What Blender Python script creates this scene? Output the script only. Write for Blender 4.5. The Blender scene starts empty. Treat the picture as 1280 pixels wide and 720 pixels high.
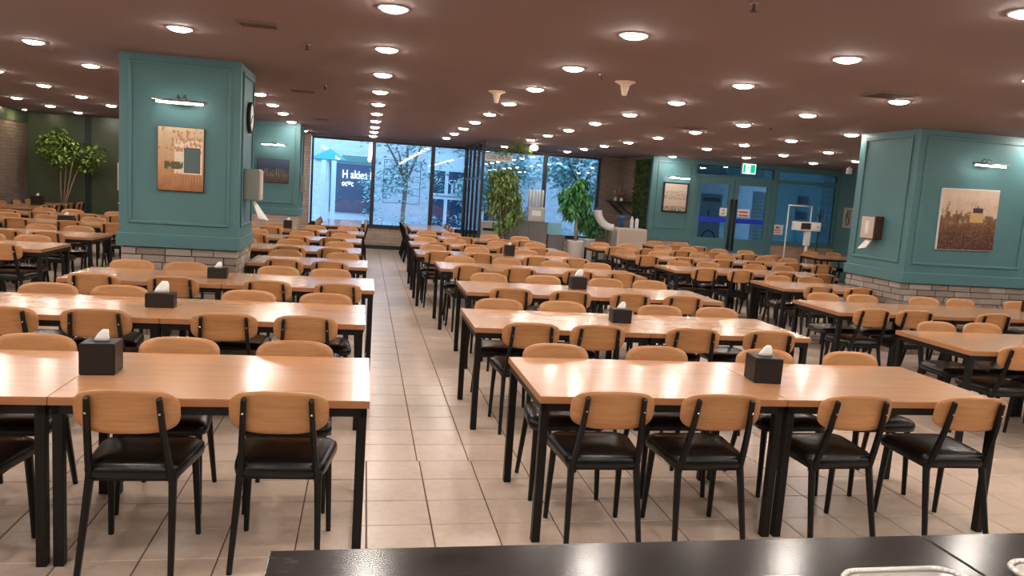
import bpy, bmesh, math, random
from mathutils import Vector, Matrix
PI = math.pi
sc = bpy.context.scene
C = sc.collection
rnd = random.Random(7)

# ------------------------------------------------------------------ camera, world, exposure
cam = bpy.data.cameras.new('camera'); co = bpy.data.objects.new('camera', cam); C.objects.link(co)
cam.sensor_width = 36; cam.lens = 950.0 / 1280 * 36; cam.clip_start = .05; cam.clip_end = 200
RX = Vector((0.9801, -0.18676, 0.0673)); UP = Vector((-0.04207, 0.1359, 0.98983)); FW = Vector((0.19401, 0.97296, -0.12534))
CAMZ = 1.745
co.matrix_world = Matrix(((RX.x, UP.x, -FW.x, 0), (RX.y, UP.y, -FW.y, 0), (RX.z, UP.z, -FW.z, CAMZ), (0, 0, 0, 1)))
sc.camera = co
w = bpy.data.worlds.new('world'); sc.world = w; w.use_nodes = True
w.node_tree.nodes['Background'].inputs[0].default_value = (.42, .66, 1.0, 1)
w.node_tree.nodes['Background'].inputs[1].default_value = 5.2
sc.view_settings.view_transform = 'Standard'; sc.view_settings.look = 'None'
sc.view_settings.gamma = 1; sc.view_settings.exposure = 0.0
sc.cycles.max_bounces = 8; sc.cycles.diffuse_bounces = 4; sc.cycles.glossy_bounces = 3
sc.cycles.transparent_max_bounces = 12; sc.cycles.sample_clamp_indirect = 6
LAMP = 172.0            # radiance of one downlight diffuser
CEIL = 2.87

# ------------------------------------------------------------------ materials
MATS = {}
def mat(name, col=(.5, .5, .5), rough=.5, metal=0, emit=None, es=1, spec=.5, coat=0, build=None):
    if name in MATS: return MATS[name]
    m = bpy.data.materials.new(name); m.use_nodes = True
    b = m.node_tree.nodes['Principled BSDF']
    b.inputs['Base Color'].default_value = (*col, 1); b.inputs['Roughness'].default_value = rough
    b.inputs['Metallic'].default_value = metal; b.inputs['Specular IOR Level'].default_value = spec
    b.inputs['Coat Weight'].default_value = coat; b.inputs['Coat Roughness'].default_value = .16
    if emit: b.inputs['Emission Color'].default_value = (*emit, 1); b.inputs['Emission Strength'].default_value = es
    if build: build(m.node_tree, b)
    MATS[name] = m
    return m
def N(nt, t, **k):
    n = nt.nodes.new(t)
    for a, v in k.items(): setattr(n, a, v)
    return n
def L(nt, a, b): nt.links.new(a, b)
def coords(nt, kind='Object'):
    return N(nt, 'ShaderNodeTexCoord').outputs[kind]
def mapping(nt, vec, scale=(1, 1, 1), loc=(0, 0, 0)):
    mp = N(nt, 'ShaderNodeMapping'); mp.inputs['Scale'].default_value = scale; mp.inputs['Location'].default_value = loc
    L(nt, vec, mp.inputs['Vector']); return mp.outputs[0]
def noise(nt, vec, scale, detail=3, rough=.5, dist=0):
    n = N(nt, 'ShaderNodeTexNoise'); n.inputs['Scale'].default_value = scale; n.inputs['Detail'].default_value = detail
    n.inputs['Roughness'].default_value = rough; n.inputs['Distortion'].default_value = dist
    if vec: L(nt, vec, n.inputs['Vector'])
    return n.outputs['Fac']
def ramp(nt, fac, stops):
    r = N(nt, 'ShaderNodeValToRGB'); e = r.color_ramp.elements
    while len(e) < len(stops): e.new(.5)
    for i, (p, c) in enumerate(stops): e[i].position = p; e[i].color = (*c, 1)
    L(nt, fac, r.inputs[0]); return r.outputs[0]
def mix(nt, fac, a, b, mode='MIX'):
    m = N(nt, 'ShaderNodeMix', data_type='RGBA', blend_type=mode)
    for s, v in ((m.inputs[0], fac), (m.inputs[6], a), (m.inputs[7], b)):
        if hasattr(v, 'links'): L(nt, v, s)
        elif isinstance(v, tuple): s.default_value = (*v, 1)
        else: s.default_value = v
    return m.outputs[2]
def mth(nt, op, a, b=0.0):
    m = N(nt, 'ShaderNodeMath', operation=op)
    for s, v in ((m.inputs[0], a), (m.inputs[1], b)):
        if hasattr(v, 'links'): L(nt, v, s)
        else: s.default_value = v
    return m.outputs[0]
def bump(nt, b, h, strength=.2, dist=.01):
    n = N(nt, 'ShaderNodeBump'); n.inputs['Strength'].default_value = strength; n.inputs['Distance'].default_value = dist
    L(nt, h, n.inputs['Height']); L(nt, n.outputs[0], b.inputs['Normal'])
def sep(nt, v):
    s = N(nt, 'ShaderNodeSeparateXYZ'); L(nt, v, s.inputs[0]); return s.outputs
def rect(nt, u, v, u0, u1, v0, v1):
    a = mth(nt, 'MULTIPLY', mth(nt, 'GREATER_THAN', u, u0), mth(nt, 'LESS_THAN', u, u1))
    c = mth(nt, 'MULTIPLY', mth(nt, 'GREATER_THAN', v, v0), mth(nt, 'LESS_THAN', v, v1))
    return mth(nt, 'MULTIPLY', a, c)

def wood(a, c, axis, fine=60.0, seed_mix=.22, bands=True):
    def f(nt, b):
        o = coords(nt)
        oi = N(nt, 'ShaderNodeObjectInfo')
        sh = N(nt, 'ShaderNodeVectorMath', operation='ADD'); L(nt, o, sh.inputs[0])
        cb = N(nt, 'ShaderNodeCombineXYZ')
        r10 = mth(nt, 'MULTIPLY', oi.outputs['Random'], 7.0)
        for k in range(3): L(nt, r10, cb.inputs[k])
        L(nt, cb.outputs[0], sh.inputs[1])
        s = [1, 1, 1]; s[axis] = .07
        v = mapping(nt, sh.outputs[0], tuple(s))
        g1 = noise(nt, v, fine, 3, .6)
        g2 = noise(nt, v, 9.0, 4, .55, 1.2)
        fac = mth(nt, 'ADD', mth(nt, 'MULTIPLY', g1, .45), mth(nt, 'MULTIPLY', g2, .55))
        col = ramp(nt, fac, [(.32, a), (.68, c)])
        tint = mix(nt, mth(nt, 'MULTIPLY', oi.outputs['Random'], seed_mix), col, tuple(x * .72 for x in a))
        L(nt, tint, b.inputs['Base Color'])
    return f
mat('oak_top', rough=.25, spec=.5, coat=.5, build=wood((.455, .222, .102), (.565, .298, .148), 0, seed_mix=.10))
mat('oak_edge', (.40, .175, .075), .4)
mat('oak_back', rough=.36, spec=.45, build=wood((.40, .178, .066), (.65, .325, .138), 0, fine=75, seed_mix=.25))
mat('black_steel', (.007, .0065, .0065), .45, spec=.28)
def leather_n(nt, b):
    o = coords(nt); h = noise(nt, o, 160, 3); h2 = noise(nt, o, 9, 2)
    bump(nt, b, mth(nt, 'ADD', h, mth(nt, 'MULTIPLY', h2, 3.0)), .25, .003)
mat('leather', (.008, .0075, .007), .24, spec=.32, build=leather_n)
mat('bolt', (.75, .74, .72), .25, 1)
TX, TY, TW, TD = .0748, 3.766, .333, .3095
def tile_n(nt, b):
    g = N(nt, 'ShaderNodeNewGeometry').outputs['Position']
    sn = N(nt, 'ShaderNodeVectorMath', operation='SNAP'); sb = N(nt, 'ShaderNodeVectorMath', operation='SUBTRACT')
    L(nt, g, sb.inputs[0]); sb.inputs[1].default_value = (TX, TY, -5)
    L(nt, sb.outputs[0], sn.inputs[0]); sn.inputs[1].default_value = (TW, TD, 50)
    wn = N(nt, 'ShaderNodeTexWhiteNoise'); L(nt, sn.outputs[0], wn.inputs['Vector'])
    cl = noise(nt, g, 2.1, 4, .6); cf = noise(nt, g, 22, 4, .65)
    f = mth(nt, 'ADD', mth(nt, 'MULTIPLY', cl, .6), mth(nt, 'MULTIPLY', cf, .4))
    col = ramp(nt, f, [(.30, (.48, .36, .275)), (.52, (.60, .475, .385)), (.72, (.68, .565, .475))])
    col = mix(nt, mth(nt, 'MULTIPLY', wn.outputs['Value'], .22), col, (.52, .40, .31))
    L(nt, col, b.inputs['Base Color'])
mat('tile', rough=.28, build=tile_n)
mat('grout', (.085, .052, .036), .9)
def ceil_n(nt, b):
    g = N(nt, 'ShaderNodeNewGeometry').outputs['Position']
    L(nt, ramp(nt, noise(nt, g, .7, 3), [(.3, (.222, .160, .162)), (.7, (.240, .174, .176))]), b.inputs['Base Color'])
    bump(nt, b, noise(nt, g, 120, 2), .12, .004)
mat('ceiling_paint', rough=.9, build=ceil_n)
def teal_n(nt, b):
    g = N(nt, 'ShaderNodeNewGeometry').outputs['Position']
    L(nt, ramp(nt, noise(nt, g, 1.6, 3), [(.3, (.080, .186, .204)), (.7, (.090, .202, .222))]), b.inputs['Base Color'])
    bump(nt, b, noise(nt, g, 180, 2), .05, .002)
mat('teal_paint', rough=.5, spec=.35, build=teal_n)
mat('dark_green', (.088, .115, .070), .30)
mat('dark_green_trim', (.018, .035, .028), .5)
def brickpiece_n(nt, b):
    o = coords(nt); oi = N(nt, 'ShaderNodeObjectInfo').outputs['Random']
    c0 = ramp(nt, oi, [(0, (.14, .10, .08)), (.3, (.26, .195, .155)), (.55, (.36, .30, .26)), (.75, (.20, .135, .105)), (1, (.46, .41, .37))])
    n1 = noise(nt, o, 14, 5, .7)
    col = mix(nt, mth(nt, 'MULTIPLY', mth(nt, 'SUBTRACT', n1, .25), .9), c0, (.56, .50, .44))
    n2 = noise(nt, o, 40, 3, .6)
    col = mix(nt, mth(nt, 'MULTIPLY', mth(nt, 'GREATER_THAN', n2, .6), .35), col, (.16, .11, .09))
    L(nt, col, b.inputs['Base Color']); bump(nt, b, n1, .5, .01)
mat('brick_piece', rough=.85, build=brickpiece_n)
mat('mortar', (.15, .12, .10), .95)
def brickwall(c1, c2, cm, axis):
    def f(nt, b):
        g = N(nt, 'ShaderNodeNewGeometry').outputs['Position']; s = sep(nt, g)
        cb = N(nt, 'ShaderNodeCombineXYZ'); L(nt, s[axis], cb.inputs[0]); L(nt, s[2], cb.inputs[1])
        t = N(nt, 'ShaderNodeTexBrick'); t.inputs['Scale'].default_value = 1
        t.inputs['Brick Width'].default_value = .27; t.inputs['Row Height'].default_value = .078; t.inputs['Mortar Size'].default_value = .006
        t.inputs['Color1'].default_value = (*c1, 1); t.inputs['Color2'].default_value = (*c2, 1); t.inputs['Mortar'].default_value = (*cm, 1)
        L(nt, cb.outputs[0], t.inputs['Vector'])
        n1 = noise(nt, g, 9, 5, .7)
        L(nt, mix(nt, mth(nt, 'MULTIPLY', n1, .6), t.outputs['Color'], tuple(min(1, x * 1.5) for x in c2)), b.inputs['Base Color'])
        bump(nt, b, mth(nt, 'SUBTRACT', n1, t.outputs['Fac']), .5, .012)
    return f
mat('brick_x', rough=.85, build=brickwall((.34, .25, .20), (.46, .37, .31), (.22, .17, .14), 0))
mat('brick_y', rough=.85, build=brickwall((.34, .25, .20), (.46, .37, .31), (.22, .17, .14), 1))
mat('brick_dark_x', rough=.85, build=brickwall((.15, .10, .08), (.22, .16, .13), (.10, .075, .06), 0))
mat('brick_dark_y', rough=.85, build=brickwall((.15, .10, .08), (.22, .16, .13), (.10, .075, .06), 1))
mat('brick_red_x', rough=.85, build=brickwall((.36, .20, .14), (.46, .29, .21), (.25, .17, .13), 0))
mat('frame_dark', (.02, .022, .035), .4)
mat('black_matte', (.012, .012, .012), .6)
mat('white_plastic', (.75, .74, .71), .35)
mat('cream_plastic', (.78, .62, .48), .4)
mat('white_paper', (.86, .85, .83), .8)
mat('grey_laminate', (.14, .135, .135), .5)
mat('beige_cloth', (.52, .43, .36), .9)
mat('white_ceramic', (.72, .72, .72), .25)
mat('steel', (.55, .54, .52), .3, 1)
mat('tray_metal', (.74, .71, .66), .35, .55)
mat('lamp_metal', (.30, .28, .25), .35, 1)
mat('lamp_on', (1, 1, 1), .5, emit=(1, .895, .80), es=LAMP)
mat('tube_on', (1, 1, 1), .5, emit=(1, .97, .86), es=26)
mat('trim_white', (.8, .76, .70), .4)
mat('vent_grille', (.16, .11, .09), .6)
mat('vent_dark', (.03, .022, .02), .8)
mat('dispenser_grey', (.22, .23, .21), .4, .3)
mat('dispenser_brown', (.055, .025, .018), .35)
mat('dispenser_beige', (.55, .45, .38), .45)
mat('clock_face', (.80, .78, .74), .4)
mat('door_blue', (.02, .05, .62), .4)
mat('poster_cyan', (.30, .66, .80), .6)
mat('blue_plastic', (.03, .10, .26), .4)
mat('dark_blue', (.02, .03, .10), .4)
mat('purple_print', (.20, .10, .18), .6)
mat('red_print', (.65, .10, .08), .6)
mat('bark', (.20, .125, .08), .85)
mat('bark_pale', (.34, .25, .18), .85)
mat('soil', (.05, .035, .025), .95)
def leaf(c1, c2):
    def f(nt, b):
        g = N(nt, 'ShaderNodeNewGeometry')
        n1 = noise(nt, g.outputs['Position'], 7, 2)
        L(nt, ramp(nt, n1, [(.35, c1), (.68, c2)]), b.inputs['Base Color'])
    return f
mat('leaf_olive', rough=.45, build=leaf((.06, .12, .03), (.20, .30, .08)))
mat('leaf_green', rough=.4, build=leaf((.03, .14, .04), (.10, .32, .11)))
mat('leaf_lime', rough=.45, build=leaf((.08, .16, .025), (.26, .36, .07)))
mat('leaf_out_hazed', rough=.6, build=leaf((.14, .30, .28), (.40, .58, .54)))  # pale bluish haze is put into the leaf colour
mat('moss', rough=.9, build=leaf((.035, .07, .018), (.12, .19, .045)))
mat('flower_pink', (.62, .26, .22), .7)
mat('flower_cream', (.62, .50, .38), .7)
def counter_n(nt, b):
    g = N(nt, 'ShaderNodeNewGeometry').outputs['Position']
    v = mapping(nt, g, (1, 2.6, 1))
    n1 = noise(nt, v, 5, 5, .65, .5); n2 = noise(nt, v, 30, 4, .6)
    L(nt, ramp(nt, n1, [(.35, (.010, .009, .009)), (.62, (.028, .025, .024)), (.78, (.05, .045, .042))]), b.inputs['Base Color'])
mat('counter_stone', rough=.19, spec=.35, build=counter_n)
def glass_mat(name, tint, refl=1.0):
    m = bpy.data.materials.new(name); m.use_nodes = True; nt = m.node_tree; nt.nodes.clear()
    out = N(nt, 'ShaderNodeOutputMaterial'); tr = N(nt, 'ShaderNodeBsdfTransparent'); gl = N(nt, 'ShaderNodeBsdfGlossy')
    tr.inputs[0].default_value = (*tint, 1); gl.inputs['Roughness'].default_value = .01
    fr = N(nt, 'ShaderNodeFresnel'); fr.inputs[0].default_value = 1.5
    mx = N(nt, 'ShaderNodeMixShader'); L(nt, mth(nt, 'MULTIPLY', fr.outputs[0], refl), mx.inputs[0])
    L(nt, tr.outputs[0], mx.inputs[1]); L(nt, gl.outputs[0], mx.inputs[2]); L(nt, mx.outputs[0], out.inputs[0])
    MATS[name] = m
glass_mat('glass_window', (.86, .95, 1.0), 2.4)
glass_mat('glass_door', (.58, .74, .80), 2.2)
glass_mat('glass_dark', (.26, .40, .42), 2.4)
glass_mat('glass_partition', (.9, .96, 1.0), .8)

# ------------------------------------------------------------------ mesh helpers
def box(bm, x0, x1, y0, y1, z0, z1, M=None):
    v = [bm.verts.new(M @ Vector(p) if M else p) for p in
         ((x0, y0, z0), (x1, y0, z0), (x1, y1, z0), (x0, y1, z0), (x0, y0, z1), (x1, y0, z1), (x1, y1, z1), (x0, y1, z1))]
    for f in ((0, 3, 2, 1), (4, 5, 6, 7), (0, 1, 5, 4), (1, 2, 6, 5), (2, 3, 7, 6), (3, 0, 4, 7)):
        bm.faces.new([v[i] for i in f])
def tube(bm, pts, rad, n=8, cap=True, sq=(1, 1), rot=0.0):
    pts = [Vector(p) for p in pts]; rings = []
    if not isinstance(rad, (list, tuple)): rad = [rad] * len(pts)
    ref = Vector((0, 0, 1))
    d0 = (pts[1] - pts[0]).normalized()
    if abs(d0.dot(ref)) > .9: ref = Vector((0, 1, 0))
    for i, p in enumerate(pts):
        d = ((pts[min(i + 1, len(pts) - 1)] - pts[max(i - 1, 0)])).normalized()
        a = d.cross(ref).normalized(); b = a.cross(d).normalized()
        rings.append([bm.verts.new(p + rad[i] * (a * math.cos(2 * PI * k / n + rot) * sq[0] + b * math.sin(2 * PI * k / n + rot) * sq[1])) for k in range(n)])
    for r0, r1 in zip(rings, rings[1:]):
        for k in range(n): bm.faces.new((r0[k], r1[k], r1[(k + 1) % n], r0[(k + 1) % n]))
    if cap: bm.faces.new(rings[0]); bm.faces.new(rings[-1][::-1])
def lathe(bm, prof, c=(0, 0, 0), n=20, axis='z', captop=True, capbot=True):
    rings = []
    for r, h in prof:
        ring = []
        for k in range(n):
            a = 2 * PI * k / n; p = (r * math.cos(a), r * math.sin(a), h)
            if axis == 'x': p = (h, p[0], p[1])
            if axis == 'y': p = (p[0], h, p[1])
            ring.append(bm.verts.new(Vector(c) + Vector(p)))
        rings.append(ring)
    for r0, r1 in zip(rings, rings[1:]):
        for k in range(n): bm.faces.new((r0[k], r0[(k + 1) % n], r1[(k + 1) % n], r1[k]))
    if capbot: bm.faces.new(rings[0][::-1])
    if captop: bm.faces.new(rings[-1])
def rrect(wx, wy, r, seg=5):
    out = []
    for cx, cy, a0 in ((wx - r, wy - r, 0), (-wx + r, wy - r, PI / 2), (-wx + r, -wy + r, PI), (wx - r, -wy + r, 1.5 * PI)):
        for k in range(seg + 1):
            a = a0 + PI / 2 * k / seg; out.append((cx + r * math.cos(a), cy + r * math.sin(a)))
    return out
def loft(bm, loops, cap=True):
    rs = [[bm.verts.new(p) for p in lp] for lp in loops]; n = len(rs[0])
    for a, b in zip(rs, rs[1:]):
        for k in range(n): bm.faces.new((a[k], a[(k + 1) % n], b[(k + 1) % n], b[k]))
    if cap: bm.faces.new(rs[0][::-1]); bm.faces.new(rs[-1])
def obj(name, bm, m, parent=None, smooth=False, loc=None):
    bmesh.ops.recalc_face_normals(bm, faces=bm.faces)
    me = bpy.data.meshes.new(name); bm.to_mesh(me); bm.free()
    if smooth: me.polygons.foreach_set('use_smooth', [True] * len(me.polygons))
    me.materials.append(MATS[m] if isinstance(m, str) else m)
    o = bpy.data.objects.new(name, me); C.objects.link(o)
    if parent: o.parent = parent
    if loc: o.location = loc
    return o
def bx(name, m, x0, x1, y0, y1, z0, z1, parent=None, bev=0):
    bm = bmesh.new(); box(bm, x0, x1, y0, y1, z0, z1)
    if bev: bmesh.ops.bevel(bm, geom=bm.edges[:], offset=bev, segments=2, affect='EDGES', profile=.5)
    return obj(name, bm, m, parent)
def empty(name, loc=(0, 0, 0), rz=0):
    o = bpy.data.objects.new(name, None); C.objects.link(o); o.location = loc; o.rotation_euler = (0, 0, rz); o.empty_display_size = .1
    return o
def tag(o, label=None, cat=None, group=None, kind=None):
    if label: o['label'] = label
    if cat: o['category'] = cat
    if group: o['group'] = group
    if kind: o['kind'] = kind
    return o
def thing(name, label, cat, loc=(0, 0, 0), rz=0, group=None):
    return tag(empty(name, loc, rz), label, cat, group)
def struct(o): o['kind'] = 'structure'; return o
def copy_tree(o, parent=None):
    c = o.copy(); C.objects.link(c); c.parent = parent
    for ch in list(o.children): copy_tree(ch, c)
    return c
def text(name, body, size, loc, m, parent=None, rot=(PI / 2, 0, 0), depth=.002, width=None):
    cu = bpy.data.curves.new(name, 'FONT'); cu.body = body; cu.size = size; cu.extrude = depth; cu.align_x = 'CENTER'; cu.align_y = 'CENTER'
    cu.resolution_u = 2
    t = bpy.data.objects.new(name, cu); C.objects.link(t)
    me = bpy.data.meshes.new_from_object(t.evaluated_get(bpy.context.evaluated_depsgraph_get()))
    bpy.data.objects.remove(t)
    me.materials.clear(); me.materials.append(MATS[m])
    o = bpy.data.objects.new(name, me); C.objects.link(o); o.location = loc; o.rotation_euler = rot
    if width:
        ws = max(v.co.x for v in me.vertices) - min(v.co.x for v in me.vertices); o.scale = (width / ws, 1, 1)
    if parent: o.parent = parent
    return o

# ================================================================== THE SETTING
XL, XR, YB, YF, YE = -8.05, 12.25, 20.5, -2.6, 18.2
# floor: grout bed with tiles
fl = struct(bx('floor', 'grout', XL - .2, XR + .2, YF - .2, YB + .2, -.12, -.004))
def tile_mesh(bm, x0, x1, y0, y1):
    g, c = .0030, .0025
    o = [(x0 + g, y0 + g), (x1 - g, y0 + g), (x1 - g, y1 - g), (x0 + g, y1 - g)]
    i = [(x0 + g + c, y0 + g + c), (x1 - g - c, y0 + g + c), (x1 - g - c, y1 - g - c), (x0 + g + c, y1 - g - c)]
    lo = [bm.verts.new((*p, -.004)) for p in o]; hi = [bm.verts.new((*p, 0)) for p in i]
    bm.faces.new(hi)
    for k in range(4): bm.faces.new((lo[k], lo[(k + 1) % 4], hi[(k + 1) % 4], hi[k]))
def shift(j): return 0.0 if j < 3 else -.013
bm = bmesh.new(); tile_mesh(bm, 0, TW, 0, TD); t0 = obj('tile', bm, 'tile', fl)
tiles = []
for i in range(-25, 37):
    for j in range(-21, 54):
        x, y = TX + i * TW + shift(j), TY + j * TD
        if x < XL - .1 or x + TW > XR + .1 or y + TD > YB + .05: continue
        d = Vector((x + TW / 2, y + TD / 2, -CAMZ)); q = (d.dot(RX), d.dot(UP), d.dot(FW)); area = 0
        if q[2] > .5:
            px, py = 640 + 950 * q[0] / q[2], 360 - 950 * q[1] / q[2]
            hid = (px > 330 and py > 692 - (px - 340) * .0287)
            if -25 < px < 1300 and py < 735 and not hid:
                area = 1 / q[2] ** 3 * (2.2 if -.1 < x < .95 else 1)
        tiles.append((area, x, y))
tiles.sort(reverse=True)
for k, (a, x, y) in enumerate(tiles[:300]):
    o = t0 if k == 0 else t0.copy()
    if k: C.objects.link(o); o.parent = fl
    o.location = (x, y, 0)
bm = bmesh.new()
for a, x, y in tiles[300:]: tile_mesh(bm, x, x + TW, y, y + TD)
tag(obj('tile_field', bm, 'tile', fl), kind='stuff')
struct(bx('ceiling', 'ceiling_paint', XL - .2, XR + .2, YF - .2, YB + .3, CEIL, CEIL + .15))

# back wall: green panels on the left, brick around the windows
wb = struct(bx('wall_back', 'dark_green', XL, -2.7, YB, YB + .25, 0, CEIL))
for x0, x1 in ((-8.0, -6.77), (-6.62, -5.2), (-5.05, -3.7)):
    bx('panel', 'dark_green', x0, x1, YB - .02, YB, .1, CEIL - .02, wb)
for x in (-6.77, -5.2): bx('cover_strip', 'dark_green_trim', x, x + .15, YB - .012, YB, 0, CEIL, wb)
bx('brick_pier', 'brick_x', -2.7, -1.44, YB - .03, YB + .25, 0, CEIL, wb)
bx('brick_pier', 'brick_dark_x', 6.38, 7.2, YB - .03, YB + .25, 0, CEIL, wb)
bx('sill_wall', 'brick_x', -1.44, 6.38, YB, YB + .25, 0, .55, wb)
bx('window_sill', 'frame_dark', -1.44, 6.38, YB - .04, YB + .25, .55, .58, wb)
bx('header', 'ceiling_paint', -1.44, 6.38, YB, YB + .25, 2.84, CEIL, wb)
struct(bx('baseboard_back', 'dark_green_trim', XL, 6.4, YB - .055, YB - .03, 0, .10))
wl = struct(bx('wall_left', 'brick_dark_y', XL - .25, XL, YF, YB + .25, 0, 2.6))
bx('upper_band', 'dark_green', XL - .25, XL + .02, YF, YB, 2.6, CEIL, wl)
struct(bx('wall_right', 'teal_paint', XR, XR + .25, YF, YE + .2, 0, CEIL))
struct(bx('wall_front', 'teal_paint', XL, XR, YF - .2, YF, 0, CEIL))
# return wall between the window wall and the entrance wall
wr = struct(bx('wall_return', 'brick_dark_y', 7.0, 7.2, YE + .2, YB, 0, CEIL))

# windows along the back
splits = [-1.41, .17, 1.72, 2.62, 4.8, 6.35]
for n, (x0, x1) in enumerate(zip(splits, splits[1:])):
    wroot = struct(empty('window_%d' % (n + 1), ((x0 + x1) / 2, YB + .06, .58)))
    hw = (x1 - x0) / 2
    for nm, a in (('frame_stile', (-hw, -hw + .05, -.06, .06, 0, 2.26)), ('frame_stile', (hw - .05, hw, -.06, .06, 0, 2.26)),
                  ('frame_rail', (-hw + .05, hw - .05, -.06, .06, 0, .06)), ('frame_rail', (-hw + .05, hw - .05, -.06, .06, 2.2, 2.26))):
        bx(nm, 'frame_dark', *a, parent=wroot)
    bx('pane', 'glass_window', -hw + .05, hw - .05, -.004, .004, .06, 2.2, wroot)
# entrance wall
we = struct(bx('wall_entrance', 'teal_paint', 7.0, 8.14, YE, YE + .2, .80, CEIL))
bx('brick_base', 'brick_x', 7.02, 8.14, YE + .02, YE + .2, 0, .80, we)
bx('skirting_band', 'teal_paint', 6.98, 8.14, YE - .025, YE, .80, .95, we)
def moulding(parent, x0, x1, z0, z1, y, face='y-', wid=.035, dep=.018, m='teal_paint'):
    """picture-frame moulding on a flat face"""
    for a in ((x0, x1, z0, z0 + wid), (x0, x1, z1 - wid, z1), (x0, x0 + wid, z0 + wid, z1 - wid), (x1 - wid, x1, z0 + wid, z1 - wid)):
        b = bmesh.new()
        if face == 'y-': box(b, a[0], a[1], y - dep, y, a[2], a[3])
        elif face == 'x+': box(b, y, y + dep, a[0], a[1], a[2], a[3])
        else: box(b, y - dep, y, a[0], a[1], a[2], a[3])
        bmesh.ops.bevel(b, geom=b.edges[:], offset=.006, segments=1, affect='EDGES')
        obj('panel_moulding', b, m, parent)
moulding(we, 7.14, 8.02, 1.10, 2.76, YE)
bx('brick_base', 'brick_red_x', 10.42, 12.25, YE + .02, YE + .2, 0, .82, we)
bx('spandrel', 'teal_paint', 10.42, 12.25, YE, YE + .2, .82, .88, we)
bx('header', 'teal_paint', 8.14, 12.25, YE, YE + .2, 2.80, CEIL, we)
# side light window right of the doors
wroot = struct(empty('window_6', (11.33, YE + .08, .88)))
for nm, a in (('frame_stile', (-.91, -.85, -.05, .05, 0, 1.92)), ('frame_stile', (.83, .91, -.05, .05, 0, 1.92)), ('frame_rail', (-.85, .83, -.05, .05, 1.84, 1.92)),
              ('frame_rail', (-.85, .83, -.05, .05, 1.56, 1.64)), ('frame_rail', (-.85, .83, -.05, .05, 0, .05))):
    bx(nm, 'teal_paint', *a, parent=wroot)
bx('pane', 'glass_dark', -.85, .83, -.004, .004, .05, 1.56, wroot)
bx('pane', 'glass_dark', -.85, .83, -.004, .004, 1.64, 1.84, wroot)
# transom window over the doors
wroot = struct(empty('window_7', (9.28, YE + .08, 2.46)))
for nm, a in (('frame_rail', (-1.14, 1.14, -.06, .06, 0, .06)), ('frame_rail', (-1.14, 1.14, -.06, .06, .30, .34)),
              ('frame_stile', (-1.14, -1.08, -.06, .06, .06, .30)), ('frame_stile', (1.06, 1.14, -.06, .06, .06, .30))):
    bx(nm, 'teal_paint', *a, parent=wroot)
bx('pane', 'glass_dark', -1.08, 1.06, -.004, .004, .06, .30, wroot)
# door jambs and the two leaves
for n, (x0, x1) in enumerate(((8.14, 8.22), (10.30, 10.42))):
    struct(bx('trim_%d' % (n + 1), 'teal_paint', x0, x1, YE - .01, YE + .14, 0, 2.46))
for n, (x0, x1, hs) in enumerate(((8.22, 9.25, 1), (9.27, 10.30, -1))):
    d = struct(empty('door_%d' % (n + 1), ((x0 + x1) / 2, YE + .06, 0)))
    hw = (x1 - x0) / 2 - .004
    for nm, a in (('stile', (-hw, -hw + .12, -.025, .025, .01, 2.455)), ('stile', (hw - .12, hw, -.025, .025, .01, 2.455)),
                  ('top_rail', (-hw + .12, hw - .12, -.025, .025, 2.30, 2.455)), ('bottom_rail', (-hw + .12, hw - .12, -.025, .025, .01, .92))):
        bx(nm, 'teal_paint', *a, parent=d)
    moulding(d, -hw + .1, hw - .1, .2, .8, -.025, dep=.012)
    bx('pane', 'glass_door', -hw + .12, hw - .12, -.003, .003, .92, 2.30, d)
    bx('safety_stripe', 'door_blue', -hw + .12, hw - .12, -.006, -.004, 1.33, 1.45, d)
    bm = bmesh.new(); hx = hs * (hw - .045)
    tube(bm, [(hx, -.09, .62), (hx, -.09, 1.93)], .032, 10)
    for z in (.8, 1.75): tube(bm, [(hx, -.03, z), (hx, -.09, z)], .015, 6)
    obj('pull_handle', bm, 'black_matte', d, True)
def poster(name, label, x0, x1, y, z0, z1, m, th=.003, marks=()):
    p = thing(name, label, 'poster', ((x0 + x1) / 2, y, z0)); hw = (x1 - x0) / 2
    bx('sheet', m, -hw, hw, 0, th, 0, z1 - z0, p)
    for (u0, u1, v0, v1, mm) in marks:
        bx('print', mm, -hw + u0 * 2 * hw, -hw + u1 * 2 * hw, -.0015, 0, v0 * (z1 - z0), v1 * (z1 - z0), p)
    return p
poster('door_notice', 'small white notice with a dark symbol on the left door glass', 8.92, 9.12, YE + .045, 1.50, 1.70, 'white_paper', marks=((.4, .62, .58, .76, 'red_print'), (.3, .72, .22, .34, 'black_matte')))
poster('door_notice', 'white notice with red band on the right door glass', 9.42, 9.75, YE + .045, 1.50, 1.70, 'white_paper', marks=((.1, .9, .08, .3, 'red_print'), (.12, .88, .52, .74, 'red_print')))
poster('window_notice', 'square white notice on the dark glass beside the right door', 10.44, 10.76, YE + .06, 1.10, 1.36, 'white_paper', marks=((.35, .65, .62, .82, 'red_print'), (.2, .8, .38, .48, 'red_print'), (.2, .8, .18, .26, 'red_print')))

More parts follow.
